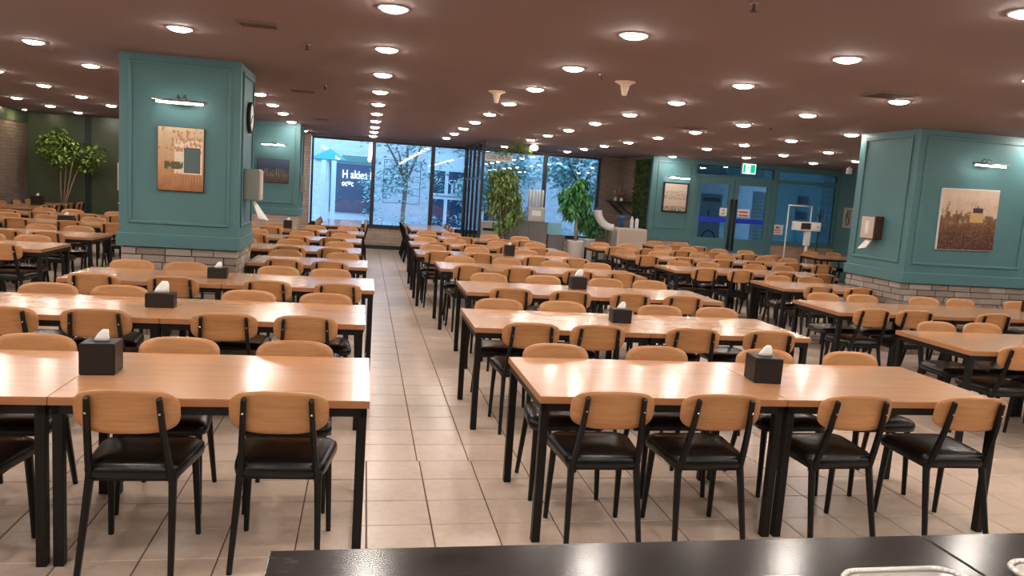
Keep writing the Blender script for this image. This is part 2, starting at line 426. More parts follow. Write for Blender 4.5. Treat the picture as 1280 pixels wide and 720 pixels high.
# ------------------------------------------------------------------ pillars
UB = None
def unit_brick():
    bm = bmesh.new(); box(bm, -.5, .5, -.5, .5, -.5, .5)
    me = bpy.data.meshes.new('brick')
    bm.to_mesh(me); bm.free(); me.materials.append(MATS['brick_piece']); return me
BR = unit_brick()
def brick_face(parent, axis, lo, hi, face, sgn, z1, course=.078, ln=.28):
    r = random.Random(int((lo + hi) * 100) + axis)
    nz = int(round(z1 / course)); ch = z1 / nz
    for k in range(nz):
        x = lo - (0 if k % 2 == 0 else ln * .5) - r.random() * .06
        while x < hi:
            l = ln * r.uniform(.75, 1.2); a, b = max(x, lo), min(x + l - .012, hi); x += l
            if b - a < .03: continue
            o = bpy.data.objects.new('brick', BR); C.objects.link(o); o.parent = parent
            dep = .05 + r.uniform(-.006, .010)
            c = face + sgn * (dep / 2 - .03)
            if axis == 0: o.location = ((a + b) / 2, c, (k + .5) * ch); o.scale = (b - a, dep, ch - .011)
            else: o.location = (c, (a + b) / 2, (k + .5) * ch); o.scale = (dep, b - a, ch - .011)
def pillar(label, x0, x1, y0, y1, bricks, faces):
    p = thing('pillar', label, 'pillar', ((x0 + x1) / 2, (y0 + y1) / 2, 0)); ox, oy = p.location.x, p.location.y
    def l(a, b, c, d): return a - ox, b - ox, c - oy, d - oy
    i = .03
    bx('brick_core', 'mortar' if bricks else 'brick_x', *l(x0 + i, x1 - i, y0 + i, y1 - i), 0, .94, p)
    bx('shaft', 'teal_paint', *l(x0, x1, y0, y1), .94, CEIL, p)
    bx('skirting_band', 'teal_paint', *l(x0 - .025, x1 + .025, y0 - .025, y1 + .025), .93, 1.07, p, bev=.008)
    if bricks:
        for ax, lo, hi, face, sg in bricks:
            off = ox if ax == 0 else oy; of2 = oy if ax == 0 else ox
            brick_face(p, ax, lo - off, hi - off, face - of2, sg, .925)
    for fc in faces:
        if fc == 'y-': moulding(p, x0 + .09 - ox, min(x1 - .09, 8.45) - ox, 1.17, 2.80, y0 - oy, 'y-')
        if fc == 'x+': moulding(p, y0 + .12 - oy, y1 - .12 - oy, 1.17, 2.80, x1 - ox, 'x+')
        if fc == 'x-': moulding(p, y0 + .12 - oy, y1 - .12 - oy, 1.17, 2.80, x0 - ox, 'x-')
    return p
P1 = (-2.46, -1.30, 8.40, 9.40); P2 = (6.76, 8.66, 8.52, 9.70); P3 = (-2.55, -1.40, 16.9, 17.9)
pillar('teal panelled pillar on brick base at left, carrying a clock', *P1, [(0, P1[0] + .02, P1[1] - .02, P1[2] + .03, -1), (1, P1[2] + .02, P1[3] - .02, P1[1] - .03, 1)], ('y-', 'x+', 'x-'))
pillar('wide teal panelled pillar on brick base at the right edge', *P2, [(0, P2[0] + .02, P2[1] - .02, P2[2] + .03, -1), (1, P2[2] + .02, P2[3] - .02, P2[0] + .03, -1)], ('y-', 'x-'))
pillar('farther teal panelled pillar beside the window wall, left side', *P3, None, ('y-', 'x+'))

# ================================================================== TABLES AND CHAIRS
TWD, TDP, TH = 1.333, .86, .7635
def make_table():
    t = empty('dining_table')
    bm = bmesh.new(); box(bm, -TWD / 2 + .0022, TWD / 2 - .0022, -TDP / 2, TDP / 2, TH - .006, TH)
    top = obj('table_top', bm, 'oak_top', t)
    bm = bmesh.new(); box(bm, -TWD / 2 + .0022, TWD / 2 - .0022, -TDP / 2, TDP / 2, TH - .036, TH - .006); obj('edge_band', bm, 'oak_edge', top)
    bm = bmesh.new(); z0, z1, i = TH - .078, TH - .036, .012
    for a in ((-TWD / 2 + i, TWD / 2 - i, -TDP / 2 + i, -TDP / 2 + i + .03), (-TWD / 2 + i, TWD / 2 - i, TDP / 2 - i - .03, TDP / 2 - i),
              (-TWD / 2 + i, -TWD / 2 + i + .03, -TDP / 2 + i, TDP / 2 - i), (TWD / 2 - i - .03, TWD / 2 - i, -TDP / 2 + i, TDP / 2 - i)): box(bm, *a, z0, z1)
    obj('apron', bm, 'black_steel', t)
    for sx in (-1, 1):
        for sy in (-1, 1):
            bm = bmesh.new(); cx, cy, s = sx * (TWD / 2 - .034), sy * (TDP / 2 - .034), .0215
            box(bm, cx - s, cx + s, cy - s, cy + s, 0, TH - .036)
            bmesh.ops.bevel(bm, geom=bm.edges[:], offset=.003, segments=1, affect='EDGES')
            obj('leg', bm, 'black_steel', t)
    return t
def make_chair(bolts):
    c = empty('dining_chair')
    # padded seat, wider at the front (+y)
    def outline(s, dz, z):
        pts = []
        for x, y in rrect(.215 * s, .205 * s, .075 * s, 5):
            k = 1 + .10 * (y / .205); pts.append((x * k, y + .005, z + dz * (1 - (x / .22) ** 2 * .5)))
        return pts
    bm = bmesh.new()
    loft(bm, [outline(.90, 0, .418), outline(.985, 0, .422), outline(1.0, 0, .444), outline(.985, 0, .468), outline(.90, .004, .481), outline(.6, .008, .486), outline(.2, .010, .487)])
    obj('seat', bm, 'leather', c, True)
    # plywood backrest: rounded, curved, leaning back
    bm = bmesh.new(); h = .097
    def back(off):
        out = []
        for k in range(36):
            a = 2 * PI * (k + .5) / 36; ca, sa = math.cos(a), math.sin(a); e = 2 / 3.3
            out.append((math.copysign(abs(ca) ** e, ca) * .210, math.copysign(abs(sa) ** e, sa) * h, off))
        return out
    zc, yc, lean = .733, -.243, .16
    def pt(x, z, off):
        bulge = .030 * (x / .208) ** 2 - .006
        return (x, yc - lean * z + bulge + off, zc + z)
    def grid_side(off):
        # fan of loops so that the curve is followed
        return [[pt(x * s, z * s, off) for x, z, _ in back(0)] for s in (1, .8, .55, .3, .1)]
    f = grid_side(.006); b = grid_side(-.006)
    loft(bm, f[::-1] + [[pt(x * 1.006, z * 1.012, 0) for x, z, _ in back(0)]] + b)
    obj('backrest', bm, 'oak_back', c, True)
    for s in (-1, 1):
        bm = bmesh.new()
        tube(bm, [(s * .165, -.165, .40), (s * .158, -.205, .52), (s * .148, -.246, .66), (s * .140, -.274, .80)], [.024, .024, .0225, .020], 6, sq=(.58, 1), rot=PI / 6)
        u = obj('back_upright', bm, 'black_steel', c)
        if bolts:
            bm = bmesh.new(); lathe(bm, [(.0055, 0), (.0055, -.004), (.003, -.006)], (s * .144, -.2765, .735), 8, 'y'); obj('bolt', bm, 'bolt', u)
        bm = bmesh.new(); tube(bm, [(s * .168, -.160, .43), (s * .178, -.205, .22), (s * .188, -.255, .0)], [.0205, .0175, .0145], 6, sq=(.9, 1), rot=PI / 6); obj('leg', bm, 'black_steel', c)
        bm = bmesh.new(); tube(bm, [(s * .185, .150, .43), (s * .192, .165, .22), (s * .198, .178, .0)], [.0205, .0175, .0145], 6, sq=(.9, 1), rot=PI / 6); obj('leg', bm, 'black_steel', c)
    bm = bmesh.new()
    for s in (-1, 1): box(bm, s * .175 - .01, s * .175 + .01, -.165, .155, .405, .428)
    box(bm, -.175, .175, -.172, -.152, .405, .428); box(bm, -.18, .18, .135, .155, .405, .428)
    obj('seat_frame', bm, 'black_steel', c)
    return c
TABLE = make_table(); CHAIR = make_chair(True); CHAIR_FAR = make_chair(False)
used = set()
def inst(proto, loc, rz):
    if proto.name not in used: used.add(proto.name); o = proto
    else: o = copy_tree(proto)
    o.location = loc; o.rotation_euler = (0, 0, rz); return o
NUM = ['first', 'second', 'third', 'fourth', 'fifth', 'sixth', 'seventh', 'eighth']
def table(x, y, rz, pos, row, block):
    # x, y: centre
    return tag(inst(TABLE, (x, y, 0), rz), 'oak table on black steel legs, %s, %s row of %s' % (pos, row, block), 'table', 'dining tables of the %s' % block)
def chair(x, y, ang, label, group, far=False):
    """x, y: top of the backrest; ang: rotation, 0 = sitter looks along +y"""
    a = ang + math.radians(rnd.uniform(-3, 3))
    o = inst(CHAIR_FAR if far else CHAIR, (x - .262 * math.sin(a), y + .262 * math.cos(a), 0), a)
    return tag(o, label, 'chair', group)
# block: name, side of the fixed edge (+1 tables run to the right), rows: (edge x, centre y, n tables, near chair xs, far chair xs)
BLOCKS = {
 'left block': (-1, ['aisle-end table', 'inner table', 'outer table'], [
  (.06, 3.83, 2, [-.33, -.94, -1.66, -2.30], [-.35, -1.12, -1.68, -2.36], -.115, .12),
  (.035, 5.71, 2, [-.36, -.88, -1.66, -2.21], [-.18, -.87, -1.87, -2.44], -.07, .13),
  (.12, 7.44, 2, [-.21, -.82, -1.60, -2.33], [-.32, -.84, -1.90, -2.39], -.07, .20),
  (.06, 9.31, 1, [-.38, -.85], [-.24, -.98], -.07, .20),
  (-.025, 11.05, 2, [-.40, -.97, -1.68, -2.3], [-.35, -1.10, -1.75, -2.3], -.07, .22),
  (-.03, 12.98, 2, [-.48, -1.07, -1.64, -2.3], [-.31, -1.16, -1.82, -2.4], -.08, .25),
  (.01, 14.90, 2, [-.47, -1.01, -1.67, -2.3], [-.32, -.95, -1.7, -2.3], -.08, .25)]),
 'middle block': (1, ['aisle-end table', 'inner table'], [
  (.88, 3.95, 2, [1.22, 1.78, 2.54, 3.27], [1.15, 1.86, 2.61, 3.24], -.14, .12),
  (.81, 5.74, 2, [1.22, 1.70, 2.42, 3.08], [1.16, 1.72, 2.62, 3.17], -.07, .20),
  (.99, 7.62, 2, [1.42, 2.07, 2.62, 3.19], [1.39, 2.12, 2.75, 3.29], -.07, .30),
  (.93, 9.62, 2, [1.29, 1.91, 2.67, 3.23], [1.30, 1.98, 2.63, 3.25], -.07, .25),
  (.765, 11.40, 2, [1.08, 1.69, 2.52, 3.17], [1.08, 1.80, 2.58, 3.13], -.07, .25),
  (.78, 13.13, 2, [1.24, 1.90, 2.41, 2.94], [1.10, 1.63, 2.45, 3.22], -.07, .28),
  (.865, 14.95, 2, [1.21, 1.95, 2.55, 3.11], [1.26, 1.76, 2.57, 3.27], -.07, .28)]),
 'right block': (1, ['aisle-end table', 'second table', 'third table'], [
  (4.64, 5.42, 2, [5.05, 5.62, 6.3, 6.9], [5.16, 5.70, 6.4, 7.0], -.08, .17),
  (4.73, 7.23, 3, [5.06, 5.56, 6.48, 7.1, 7.7, 8.3], [5.36, 5.92, 6.71, 7.44, 8.06, 8.5], -.08, .25),
  (5.24, 9.15, 1, [5.69, 6.30], [5.82, 6.30], -.1, .2),
  (4.50, 10.84, 2, [4.93, 5.50, 6.20, 7.0], [5.01, 5.66, 6.45, 7.09], -.07, .25),
  (4.42, 12.78, 3, [4.78, 5.43, 6.17, 6.82, 7.5, 8.16], [4.77, 5.46, 6.24, 6.9, 7.83, 8.3], -.07, .25),
  (4.42, 14.55, 3, [4.80, 5.44, 6.15, 6.82, 7.6, 8.2], [4.82, 5.48, 6.2, 6.85, 7.5, 8.1], -.07, .2),
  (6.3, 16.2, 1, [6.7, 7.25], [6.65, 7.3], -.08, .15)]),
 'far-left block': (-1, ['right-end table', 'middle table', 'left-end table'], [
  (-3.48, 9.62, 2, [-3.86, -4.42, -5.1, -5.7], [-3.98, -4.45, -5.15, -5.75], -.1, .2),
  (-3.55, 11.42, 2, [-4.09, -4.62, -5.25, -5.8], [-4.07, -4.82, -5.4, -5.9], -.1, .25),
  (-3.6, 13.62, 2, [-3.91, -4.57, -5.32, -5.9], [-3.95, -4.56, -5.29, -5.9], -.1, .2),
  (-3.95, 15.68, 2, [-4.44, -5.30, -5.75, -6.3], [-4.35, -4.8, -5.35, -6.0], -.1, .2)]),
}
for bname, (sg, posn, rows) in BLOCKS.items():
    for r, (ex, cy, nt_, nx, fx, dn, df) in enumerate(rows):
        ne, fe = cy - TDP / 2, cy + TDP / 2
        for k in range(nt_):
            cx = ex + sg * TWD * (k + .5); pos = posn[k] if nt_ > 1 else 'single table'
            table(cx, cy, 0, pos, NUM[r], bname)
            for side, xs, yy, ang in (('near', nx, ne + min(dn, -.092), 0), ('far', fx, fe + max(df, .095), PI)):
                pair = sorted(min(max(x, cx - TWD / 2 + .312), cx + TWD / 2 - .312) for x in xs[2 * k:2 * k + 2])
                mid = sum(pair) / 2
                if pair[1] - pair[0] < .5: mid = min(max(mid, cx - .1), cx + .1); pair = [mid - .25, mid + .25]
                for q, x in enumerate(pair):
                    chair(x, yy + rnd.uniform(-.012, .012), ang, 'oak-back chair, %s side, %s seat, %s, %s row, %s' % (side, ('left', 'right')[q], pos, NUM[r], bname),
                          'dining chairs of the %s' % bname, r > 3)
# tables standing lengthwise at the window and along the left wall, chairs on their long sides
def long_run(x0, ys, n, where, sides):
    for k in range(n):
        cy = ys + TWD * (k + .5)
        nm = ('nearer', 'farther')[k] if n == 2 else ('nearest', 'middle', 'farthest')[k]
        tag(inst(TABLE, (x0 + TDP / 2, cy, 0), PI / 2), 'oak table turned lengthwise, %s of those %s' % (nm, where), 'table', 'lengthwise tables %s' % where)
        for side, sx, ang in sides:
            for q in range(2):
                cyy = cy + (-.33, .33)[q] + rnd.uniform(-.04, .04)
                chair(x0 + sx, cyy, ang, 'oak-back chair, %s side, %s seat, %s lengthwise table %s' % (side, ('near', 'far')[q], nm, where), 'chairs at the lengthwise tables %s' % where, True)
long_run(-.93, 16.95, 2, 'left of aisle end', (('left', -.14, -PI / 2), ('right', TDP + .13, PI / 2)))
long_run(1.02, 16.95, 2, 'right of aisle end', (('left', -.13, -PI / 2), ('right', TDP + .14, PI / 2)))
long_run(-7.48, 17.05, 2, 'by the left wall', (('left', -.14, -PI / 2), ('right', TDP + .13, PI / 2)))
tag(inst(TABLE, (10.62, 15.62, 0), 0), 'oak table with black frame before the entrance glass wall', 'table')
for q, x in enumerate((10.64, 11.24)):
    chair(x - .3, 16.25, PI, 'oak-back chair, %s of two behind the table before the glass wall' % ('left', 'right')[q], 'chairs before the glass wall', True)

# ------------------------------------------------------------------ tissue boxes
def tissue_box(x, y, wdt, dep, h, rz, label, z=TH, big=1.0):
    t = thing('tissue_box', label, 'tissue box', (x, y, z), rz, 'black tissue boxes')
    bm = bmesh.new(); box(bm, -wdt / 2, wdt / 2, -dep / 2, dep / 2, 0, h)
    bmesh.ops.bevel(bm, geom=bm.edges[:], offset=.004, segments=2, affect='EDGES'); obj('case', bm, 'case', t)
    bm = bmesh.new(); lathe(bm, [(.001, h + .0005), (.042 * big, h + .0006), (.042 * big, h + .0015), (.001, h + .0016)], n=14)
    for v in bm.verts: v.co.y *= .45
    obj('slot', bm, 'slot', t)
    bm = bmesh.new(); r = random.Random(int(x * 100)); n = 9; loops = []
    for k in range(5):
        f = k / 4; wd = (.034 - .022 * f ** 2) * big
        lp = []
        for a in range(n):
            an = 2 * PI * a / n
            lp.append((wd * math.cos(an) + .016 * f * big + r.uniform(-.003, .003), wd * .38 * math.sin(an) * (1 - .3 * f) + r.uniform(-.003, .003), h + .002 + .055 * f * big))
        loops.append(lp)
    loft(bm, loops); obj('tissue', bm, 'white_paper', t, True)
    return t
mat('case', (.016, .012, .011), .5, spec=.35); mat('slot', (.004, .004, .004), .7)
tissue_box(-1.20, 3.84, .155, .15, .150, .04, 'tall black tissue box on the front table of the left block')
tissue_box(-1.40, 5.74, .19, .12, .10, .03, 'low black tissue box with upright tissue, second row, left block', big=1.5)
tissue_box(-1.32, 7.44, .17, .12, .095, .0, 'low black tissue box on third row table before the left pillar')
tissue_box(2.29, 3.93, .16, .16, .145, -.12, 'tall black tissue box on the front table of the middle block', big=1.1)
tissue_box(2.05, 5.76, .155, .13, .11, -.05, 'black tissue box on the second row of the middle block')
tissue_box(2.27, 7.80, .17, .13, .13, 0, 'black tissue box on the third row of the middle block', big=1.4)
tissue_box(2.21, 11.5, .15, .14, .165, 0, 'black tissue box on the fifth row of the middle block', big=.7)
tissue_box(-1.44, 15.2, .15, .14, .15, 0, 'black tissue box on the last row beside the farther left pillar')
tissue_box(-4.78, 13.6, .22, .13, .11, 0, 'wide black tissue box on the far-left block, third row')
tissue_box(7.66, 7.45, .16, .14, .12, 0, 'black tissue box on the right block table at the picture edge')
tissue_box(-7.0, 18.3, .22, .16, .2, 0, 'black tissue box on the lengthwise table by the left wall')

# ================================================================== CEILING FITTINGS
COLX = {-4: -6.5, -3: -4.86, -2: -3.19, -1: -1.52, 0: .125, 1: 1.76, 2: 3.40, 3: 5.04, 4: 6.70, 5: 8.40, 6: 10.07}
SEEN = {-4: (7, 8, 9), -3: (4, 5, 6, 7), -2: (2, 3), -1: (1, 4, 5, 6, 7, 9), 0: range(0, 10), 1: range(0, 9), 2: (-1, 0, 1, 2, 3, 4, 5, 6, 7, 9),
        3: range(0, 10), 4: (3, 4, 5, 6, 7), 5: (5, 6, 7), 6: (6, 7)}
CNAME = {-4: 'farthest-left', -3: 'outer left', -2: 'left', -1: 'inner left', 0: 'aisle', 1: 'inner middle', 2: 'outer middle', 3: 'inner right', 4: 'right', 5: 'outer right', 6: 'farthest-right'}
NEARWALL = {(-1, 7): (-1.56, 16.55, CEIL), (4, 7): (7.35, 17.85, CEIL)}      # two lamps stand close to a wall face
dl = empty('downlight')
bm = bmesh.new(); lathe(bm, [(.086, .002), (.104, -.002), (.104, -.008), (.092, -.010), (.086, -.004)], n=24, captop=False, capbot=False); obj('trim_ring', bm, 'trim_white', dl, True)
bm = bmesh.new(); lathe(bm, [(.087, -.001), (.085, -.008), (.074, -.018), (.052, -.026), (.022, -.030)], n=16); obj('diffuser', bm, 'lamp_on', dl, True)  # dome bulges below the ceiling, its shape imitates the lamp's bloom
def downlight(a, i, label, group):
    o = inst(dl, NEARWALL.get((a, i), (COLX[a], 5.16 + 1.565 * i, CEIL)), 0); return tag(o, label, 'ceiling light', group)
for a in SEEN:
    for k, i in enumerate(SEEN[a]):
        downlight(a, i, 'round downlight, %s from the front in the %s ceiling line' % (NUM[k] if k < 8 else ('ninth', 'tenth')[k - 8], CNAME[a]), 'ceiling downlights in view')
for a in COLX:                                    # the same grid goes on beside and behind the viewer, and behind the pillars
    for i in range(-4, 10):
        if i in SEEN[a]: continue
        x, y = COLX[a], 5.16 + 1.565 * i
        d = Vector((x, y, CEIL - CAMZ)); z = d.dot(FW)
        inside = z > 0 and -20 < 640 + 950 * d.dot(RX) / z < 1300 and 360 - 950 * d.dot(UP) / z > -20
        if inside: continue
        downlight(a, i, 'round downlight of the same ceiling grid, beyond the picture edge', 'ceiling downlights outside the picture')
def vent(x, y, lx, ly, label):
    v = thing('air_vent', label, 'vent', (x, y, CEIL)); bx('backing', 'vent_dark', -lx / 2, lx / 2, -ly / 2, ly / 2, -.004, -.001, v)
    for a in ((-lx / 2 - .02, lx / 2 + .02, -ly / 2 - .02, -ly / 2), (-lx / 2 - .02, lx / 2 + .02, ly / 2, ly / 2 + .02), (-lx / 2 - .02, -lx / 2, -ly / 2, ly / 2), (lx / 2, lx / 2 + .02, -ly / 2, ly / 2)):
        bx('frame_bar', 'vent_grille', *a, -.012, -.001, v)
    n = 5
    for k in range(n): bx('slat', 'vent_grille', -lx / 2, lx / 2, -ly / 2 + (k + .35) * ly / n, -ly / 2 + (k + .65) * ly / n, -.010, -.004, v)
vent(-.85, 6.22, .26, .15, 'slatted ceiling air vent nearest the viewer, left of the aisle')
vent(-.86, 10.60, .27, .15, 'slatted ceiling air vent halfway along, left of the aisle')
vent(-.90, 15.18, .29, .15, 'slatted ceiling air vent toward the windows, left of the aisle')
vent(4.72, 6.45, .34, .3, 'slatted ceiling air vent in front of the right pillar')
vent(4.72, 10.85, .34, .3, 'slatted ceiling air vent above the fourth row, right block')
for x, y, lb in ((1.42, 8.78, 'cream funnel-shaped ceiling speaker left of the outer middle downlights'), (2.41, 7.20, 'cream funnel-shaped ceiling speaker nearer the viewer')):
    s = thing('ceiling_funnel', lb.replace('speaker', 'fitting'), 'ceiling fitting', (x, y, CEIL), group='cream ceiling fittings')
    bm = bmesh.new(); lathe(bm, [(.10, -.001), (.10, -.008), (.075, -.018)], n=24, captop=False); obj('flange', bm, 'cream_plastic', s, True)
    bm = bmesh.new(); lathe(bm, [(.075, -.018), (.045, -.035), (.034, -.08), (.024, -.128), (.012, -.135)], n=20, capbot=False); obj('funnel', bm, 'cream_plastic', s, True)
for x, y, lb in ((-.54, 6.89, 'left of the aisle, nearest the viewer'), (-.54, 9.76, 'left of the aisle, halfway along'), (2.06, 4.05, 'at the top edge, right of the middle'), (2.08, 6.92, 'beside the nearer cream fitting'), (5.4, 9.77, 'over the right block')):
    s = thing('sprinkler_head', 'small dark sprinkler head %s' % lb, 'sprinkler', (x, y, CEIL), group='ceiling sprinklers')
    bm = bmesh.new(); lathe(bm, [(.028, -.001), (.026, -.008), (.012, -.012)], n=12); obj('escutcheon', bm, 'lamp_metal', s, True)
    bm = bmesh.new(); lathe(bm, [(.008, -.012), (.008, -.045), (.022, -.046), (.022, -.049)], n=10); obj('deflector', bm, 'vent_dark', s, True)
# serving-hatch sensor near the right wall
s = thing('ceiling_sensor', 'small white box hanging from the ceiling near the right wall', 'sensor', (11.2, 16.4, CEIL))
bx('body', 'white_plastic', -.05, .05, -.05, .05, -.17, -.03, s, bev=.008); bx('mount', 'white_plastic', -.02, .02, -.02, .02, -.03, 0, s)
# exit sign
s = thing('exit_sign', 'green and white lit exit sign hanging above the double door', 'sign', (9.42, 17.9, CEIL))
mat('exit_white', (.8, .9, .85), .5, emit=(.75, 1, .88), es=1.6); mat('exit_green', (.0, .35, .2), .5, emit=(.0, .55, .30), es=.9)
bx('housing', 'white_plastic', -.19, .19, -.03, .03, -.29, -.02, s, bev=.004)
bx('face', 'exit_white', -.175, .175, -.034, -.03, -.275, -.035, s)
bx('door_symbol', 'exit_green', .03, .16, -.036, -.034, -.26, -.05, s); bx('door_symbol', 'exit_green', -.165, -.10, -.036, -.034, -.26, -.05, s)
bm = bmesh.new(); lathe(bm, [(.016, -.034), (.016, -.037)], (-.02, 0, -.075), 10, 'y')
for a, b in (((-.02, -.10), (-.035, -.16)), ((-.03, -.11), (.01, -.135)), ((-.03, -.11), (-.07, -.125)), ((-.035, -.16), (.0, -.20)), ((.0, -.20), (-.01, -.25)), ((-.035, -.16), (-.075, -.22))):
    tube(bm, [(a[0], -.0355, a[1]), (b[0], -.0355, b[1])], .010, 6)
obj('running_figure', bm, 'exit_green', s)
bm = bmesh.new(); tube(bm, [(-.12, 0, -.02), (-.12, 0, 0)], .008, 6); tube(bm, [(.12, 0, -.02), (.12, 0, 0)], .008, 6); obj('hanger', bm, 'lamp_metal', s)

# ================================================================== PICTURES, PICTURE LAMPS, DISPENSERS
def print_mat(name, fn):
    def f(nt, b):
        s = sep(nt, coords(nt, 'Generated')); L(nt, fn(nt, s[0], s[2], coords(nt, 'Generated')), b.inputs['Base Color'])
    mat(name, rough=.6, build=f)
def p_house(nt, u, v, g):
    n1 = noise(nt, g, 5, 6, .7); n2 = noise(nt, g, 13, 5, .65)
    c = ramp(nt, mth(nt, 'ADD', mth(nt, 'MULTIPLY', v, .7), mth(nt, 'MULTIPLY', n1, .35)), [(.18, (.30, .12, .05)), (.42, (.56, .31, .15)), (.62, (.62, .42, .24)), (.85, (.72, .60, .40))])
    c = mix(nt, mth(nt, 'MULTIPLY', rect(nt, u, v, .36, .97, .27, .80), .85), c, (.86, .77, .64))
    c = mix(nt, mth(nt, 'MULTIPLY', mth(nt, 'GREATER_THAN', mth(nt, 'ADD', n2, mth(nt, 'MULTIPLY', rect(nt, u, v, .25, .95, .62, .95), .09)), .60), .8), c, (.50, .17, .07))
    c = mix(nt, rect(nt, u, v, .57, .93, .29, .69), c, (.06, .10, .10))
    st = mth(nt, 'GREATER_THAN', mth(nt, 'FRACT', mth(nt, 'MULTIPLY', v, 34.0)), .45)
    c = mix(nt, mth(nt, 'MULTIPLY', st, rect(nt, u, v, .59, .91, .31, .67)), c, (.11, .17, .17))
    c = mix(nt, mth(nt, 'MULTIPLY', rect(nt, u, v, .14, .55, .34, .46), mth(nt, 'GREATER_THAN', n2, .42)), c, (.10, .11, .04))
    bars = mth(nt, 'GREATER_THAN', mth(nt, 'FRACT', mth(nt, 'MULTIPLY', u, 16.0)), .7)
    return mix(nt, mth(nt, 'MULTIPLY', mth(nt, 'MULTIPLY', bars, rect(nt, u, v, .55, .98, .06, .25)), .7), c, (.28, .12, .06))
def p_garden(nt, u, v, g):
    n1 = noise(nt, g, 6, 6, .65); n2 = noise(nt, g, 40, 3)
    edge = mth(nt, 'ADD', v, mth(nt, 'MULTIPLY', mth(nt, 'SUBTRACT', n1, .5), 1.1))
    c = ramp(nt, edge, [(.10, (.07, .025, .015)), (.38, (.13, .055, .025)), (.57, (.20, .11, .05)), (.63, (.58, .42, .31)), (.95, (.70, .55, .44))])
    c = mix(nt, mth(nt, 'MULTIPLY', mth(nt, 'GREATER_THAN', n2, .62), mth(nt, 'LESS_THAN', v, .52)), c, (.42, .20, .09))
    c = mix(nt, rect(nt, u, v, .52, .76, .46, .62), c, (.55, .36, .15))
    return mix(nt, rect(nt, u, v, .56, .74, .62, .70), c, (.05, .025, .03))
def p_night(nt, u, v, g):
    n1 = noise(nt, g, 8, 5, .6)
    c = ramp(nt, mth(nt, 'ADD', mth(nt, 'MULTIPLY', v, .8), mth(nt, 'MULTIPLY', n1, .3)), [(.2, (.06, .04, .03)), (.42, (.10, .075, .05)), (.6, (.02, .035, .07)), (.9, (.05, .08, .15))])
    st = mth(nt, 'GREATER_THAN', noise(nt, mapping(nt, g, (9, 1, .8)), 3, 2), .58)
    return mix(nt, mth(nt, 'MULTIPLY', st, rect(nt, u, v, .1, .9, .25, .6)), c, (.26, .2, .12))
def p_sepia(nt, u, v, g):
    n1 = noise(nt, g, 14, 6, .7); c = ramp(nt, mth(nt, 'ADD', n1, mth(nt, 'MULTIPLY', v, .15)), [(.42, (.16, .10, .07)), (.62, (.62, .50, .40))])
    c = mix(nt, rect(nt, u, v, 0, 1, .75, 1), c, (.68, .56, .46)); return mix(nt, rect(nt, u, v, 0, 1, .18, .42), c, (.60, .47, .38))
def p_flower(nt, u, v, g):
    n1 = noise(nt, mapping(nt, g, (5, 1, 2)), 2.2, 3)
    return mix(nt, mth(nt, 'MULTIPLY', mth(nt, 'GREATER_THAN', n1, .5), rect(nt, u, v, .25, .75, .12, .88)), (.42, .40, .38), (.06, .06, .055))
for n_, f_ in (('print_house', p_house), ('print_garden', p_garden), ('print_night', p_night), ('print_sepia', p_sepia), ('print_flower', p_flower)): print_mat(n_, f_)
mat('canvas_side', (.06, .025, .015), .7)
def canvas(label, x0, x1, y, z0, z1, pm, dep=.035, frame=False, side='canvas_side', tilt=0):
    p = thing('wall_picture', label, 'picture', ((x0 + x1) / 2, y, (z0 + z1) / 2)); p.rotation_euler = (0, tilt, 0)
    hw, hh = (x1 - x0) / 2, (z1 - z0) / 2
    bx('stretcher', side, -hw, hw, -dep, -.002, -hh, hh, p, bev=.006)
    e = .025 if frame else .006
    bx('print', pm, -hw + e, hw - e, -dep - .002, -dep, -hh + e, hh - e, p)
    if frame:
        for a in ((-hw - .015, hw + .015, -hh - .015, -hh + .012), (-hw - .015, hw + .015, hh - .012, hh + .015), (-hw - .015, -hw + .012, -hh + .012, hh - .012), (hw - .012, hw + .015, -hh + .012, hh - .012)):
            bx('frame_bar', 'black_matte', a[0], a[1], -dep - .012, -.002, a[2], a[3], p)
def picture_lamp(label, x0, x1, y, z):
    p = thing('picture_lamp', label, 'picture lamp', ((x0 + x1) / 2, y, z), group='picture lamps'); hw = (x1 - x0) / 2; r = .011
    bx('wall_plate', 'lamp_metal', -.10, .10, -.018, -.001, .0, .05, p, bev=.004)
    bm = bmesh.new()
    for s in (-1, 1): tube(bm, [(s * .035, -.018, .04), (s * .035, -.05, .09), (s * .035, -.10, .07), (s * .035, -.13, .02)], .005, 6)
    obj('arm', bm, 'lamp_metal', p, True)
    bm = bmesh.new(); tube(bm, [(-hw, -.14, .018), (hw, -.14, .018)], .014, 10); obj('reflector', bm, 'lamp_metal', p, True)
    bm = bmesh.new(); tube(bm, [(-hw + .04, -.14, .001), (hw - .04, -.14, .001)], r, 10); obj('lit_tube', bm, 'tube_on', p, True)
    bx('driver_box', 'white_plastic', -.11, .11, -.115, -.085, -.012, .012, p, bev=.004)
canvas('canvas print of flowered house wall with teal shutter, left pillar', -2.09, -1.64, P1[2], 1.52, 2.17, 'print_house')
picture_lamp('slim picture lamp over the flowered house print, left pillar', -2.12, -1.60, P1[2], 2.40)
canvas('canvas print of brown garden under pale sky, right pillar', 7.15, 7.99, P2[2], 1.39, 2.17, 'print_garden', side='white_paper', tilt=math.radians(-1.2))
picture_lamp('slim picture lamp over the garden print, right pillar', 7.43, 7.95, P2[2], 2.47)
canvas('dark blue night-scene print on the farther left pillar', -2.26, -1.61, P3[2], 1.60, 2.09, 'print_night')
picture_lamp('slim picture lamp over the dark night print, farther left pillar', -2.2, -1.66, P3[2], 2.38)
canvas('black-framed sepia print on teal wall left of the doors', 7.33, 7.97, YE, 1.52, 2.24, 'print_sepia', frame=True)
picture_lamp('slim picture lamp over the black-framed sepia print', 7.36, 7.98, YE, 2.36)
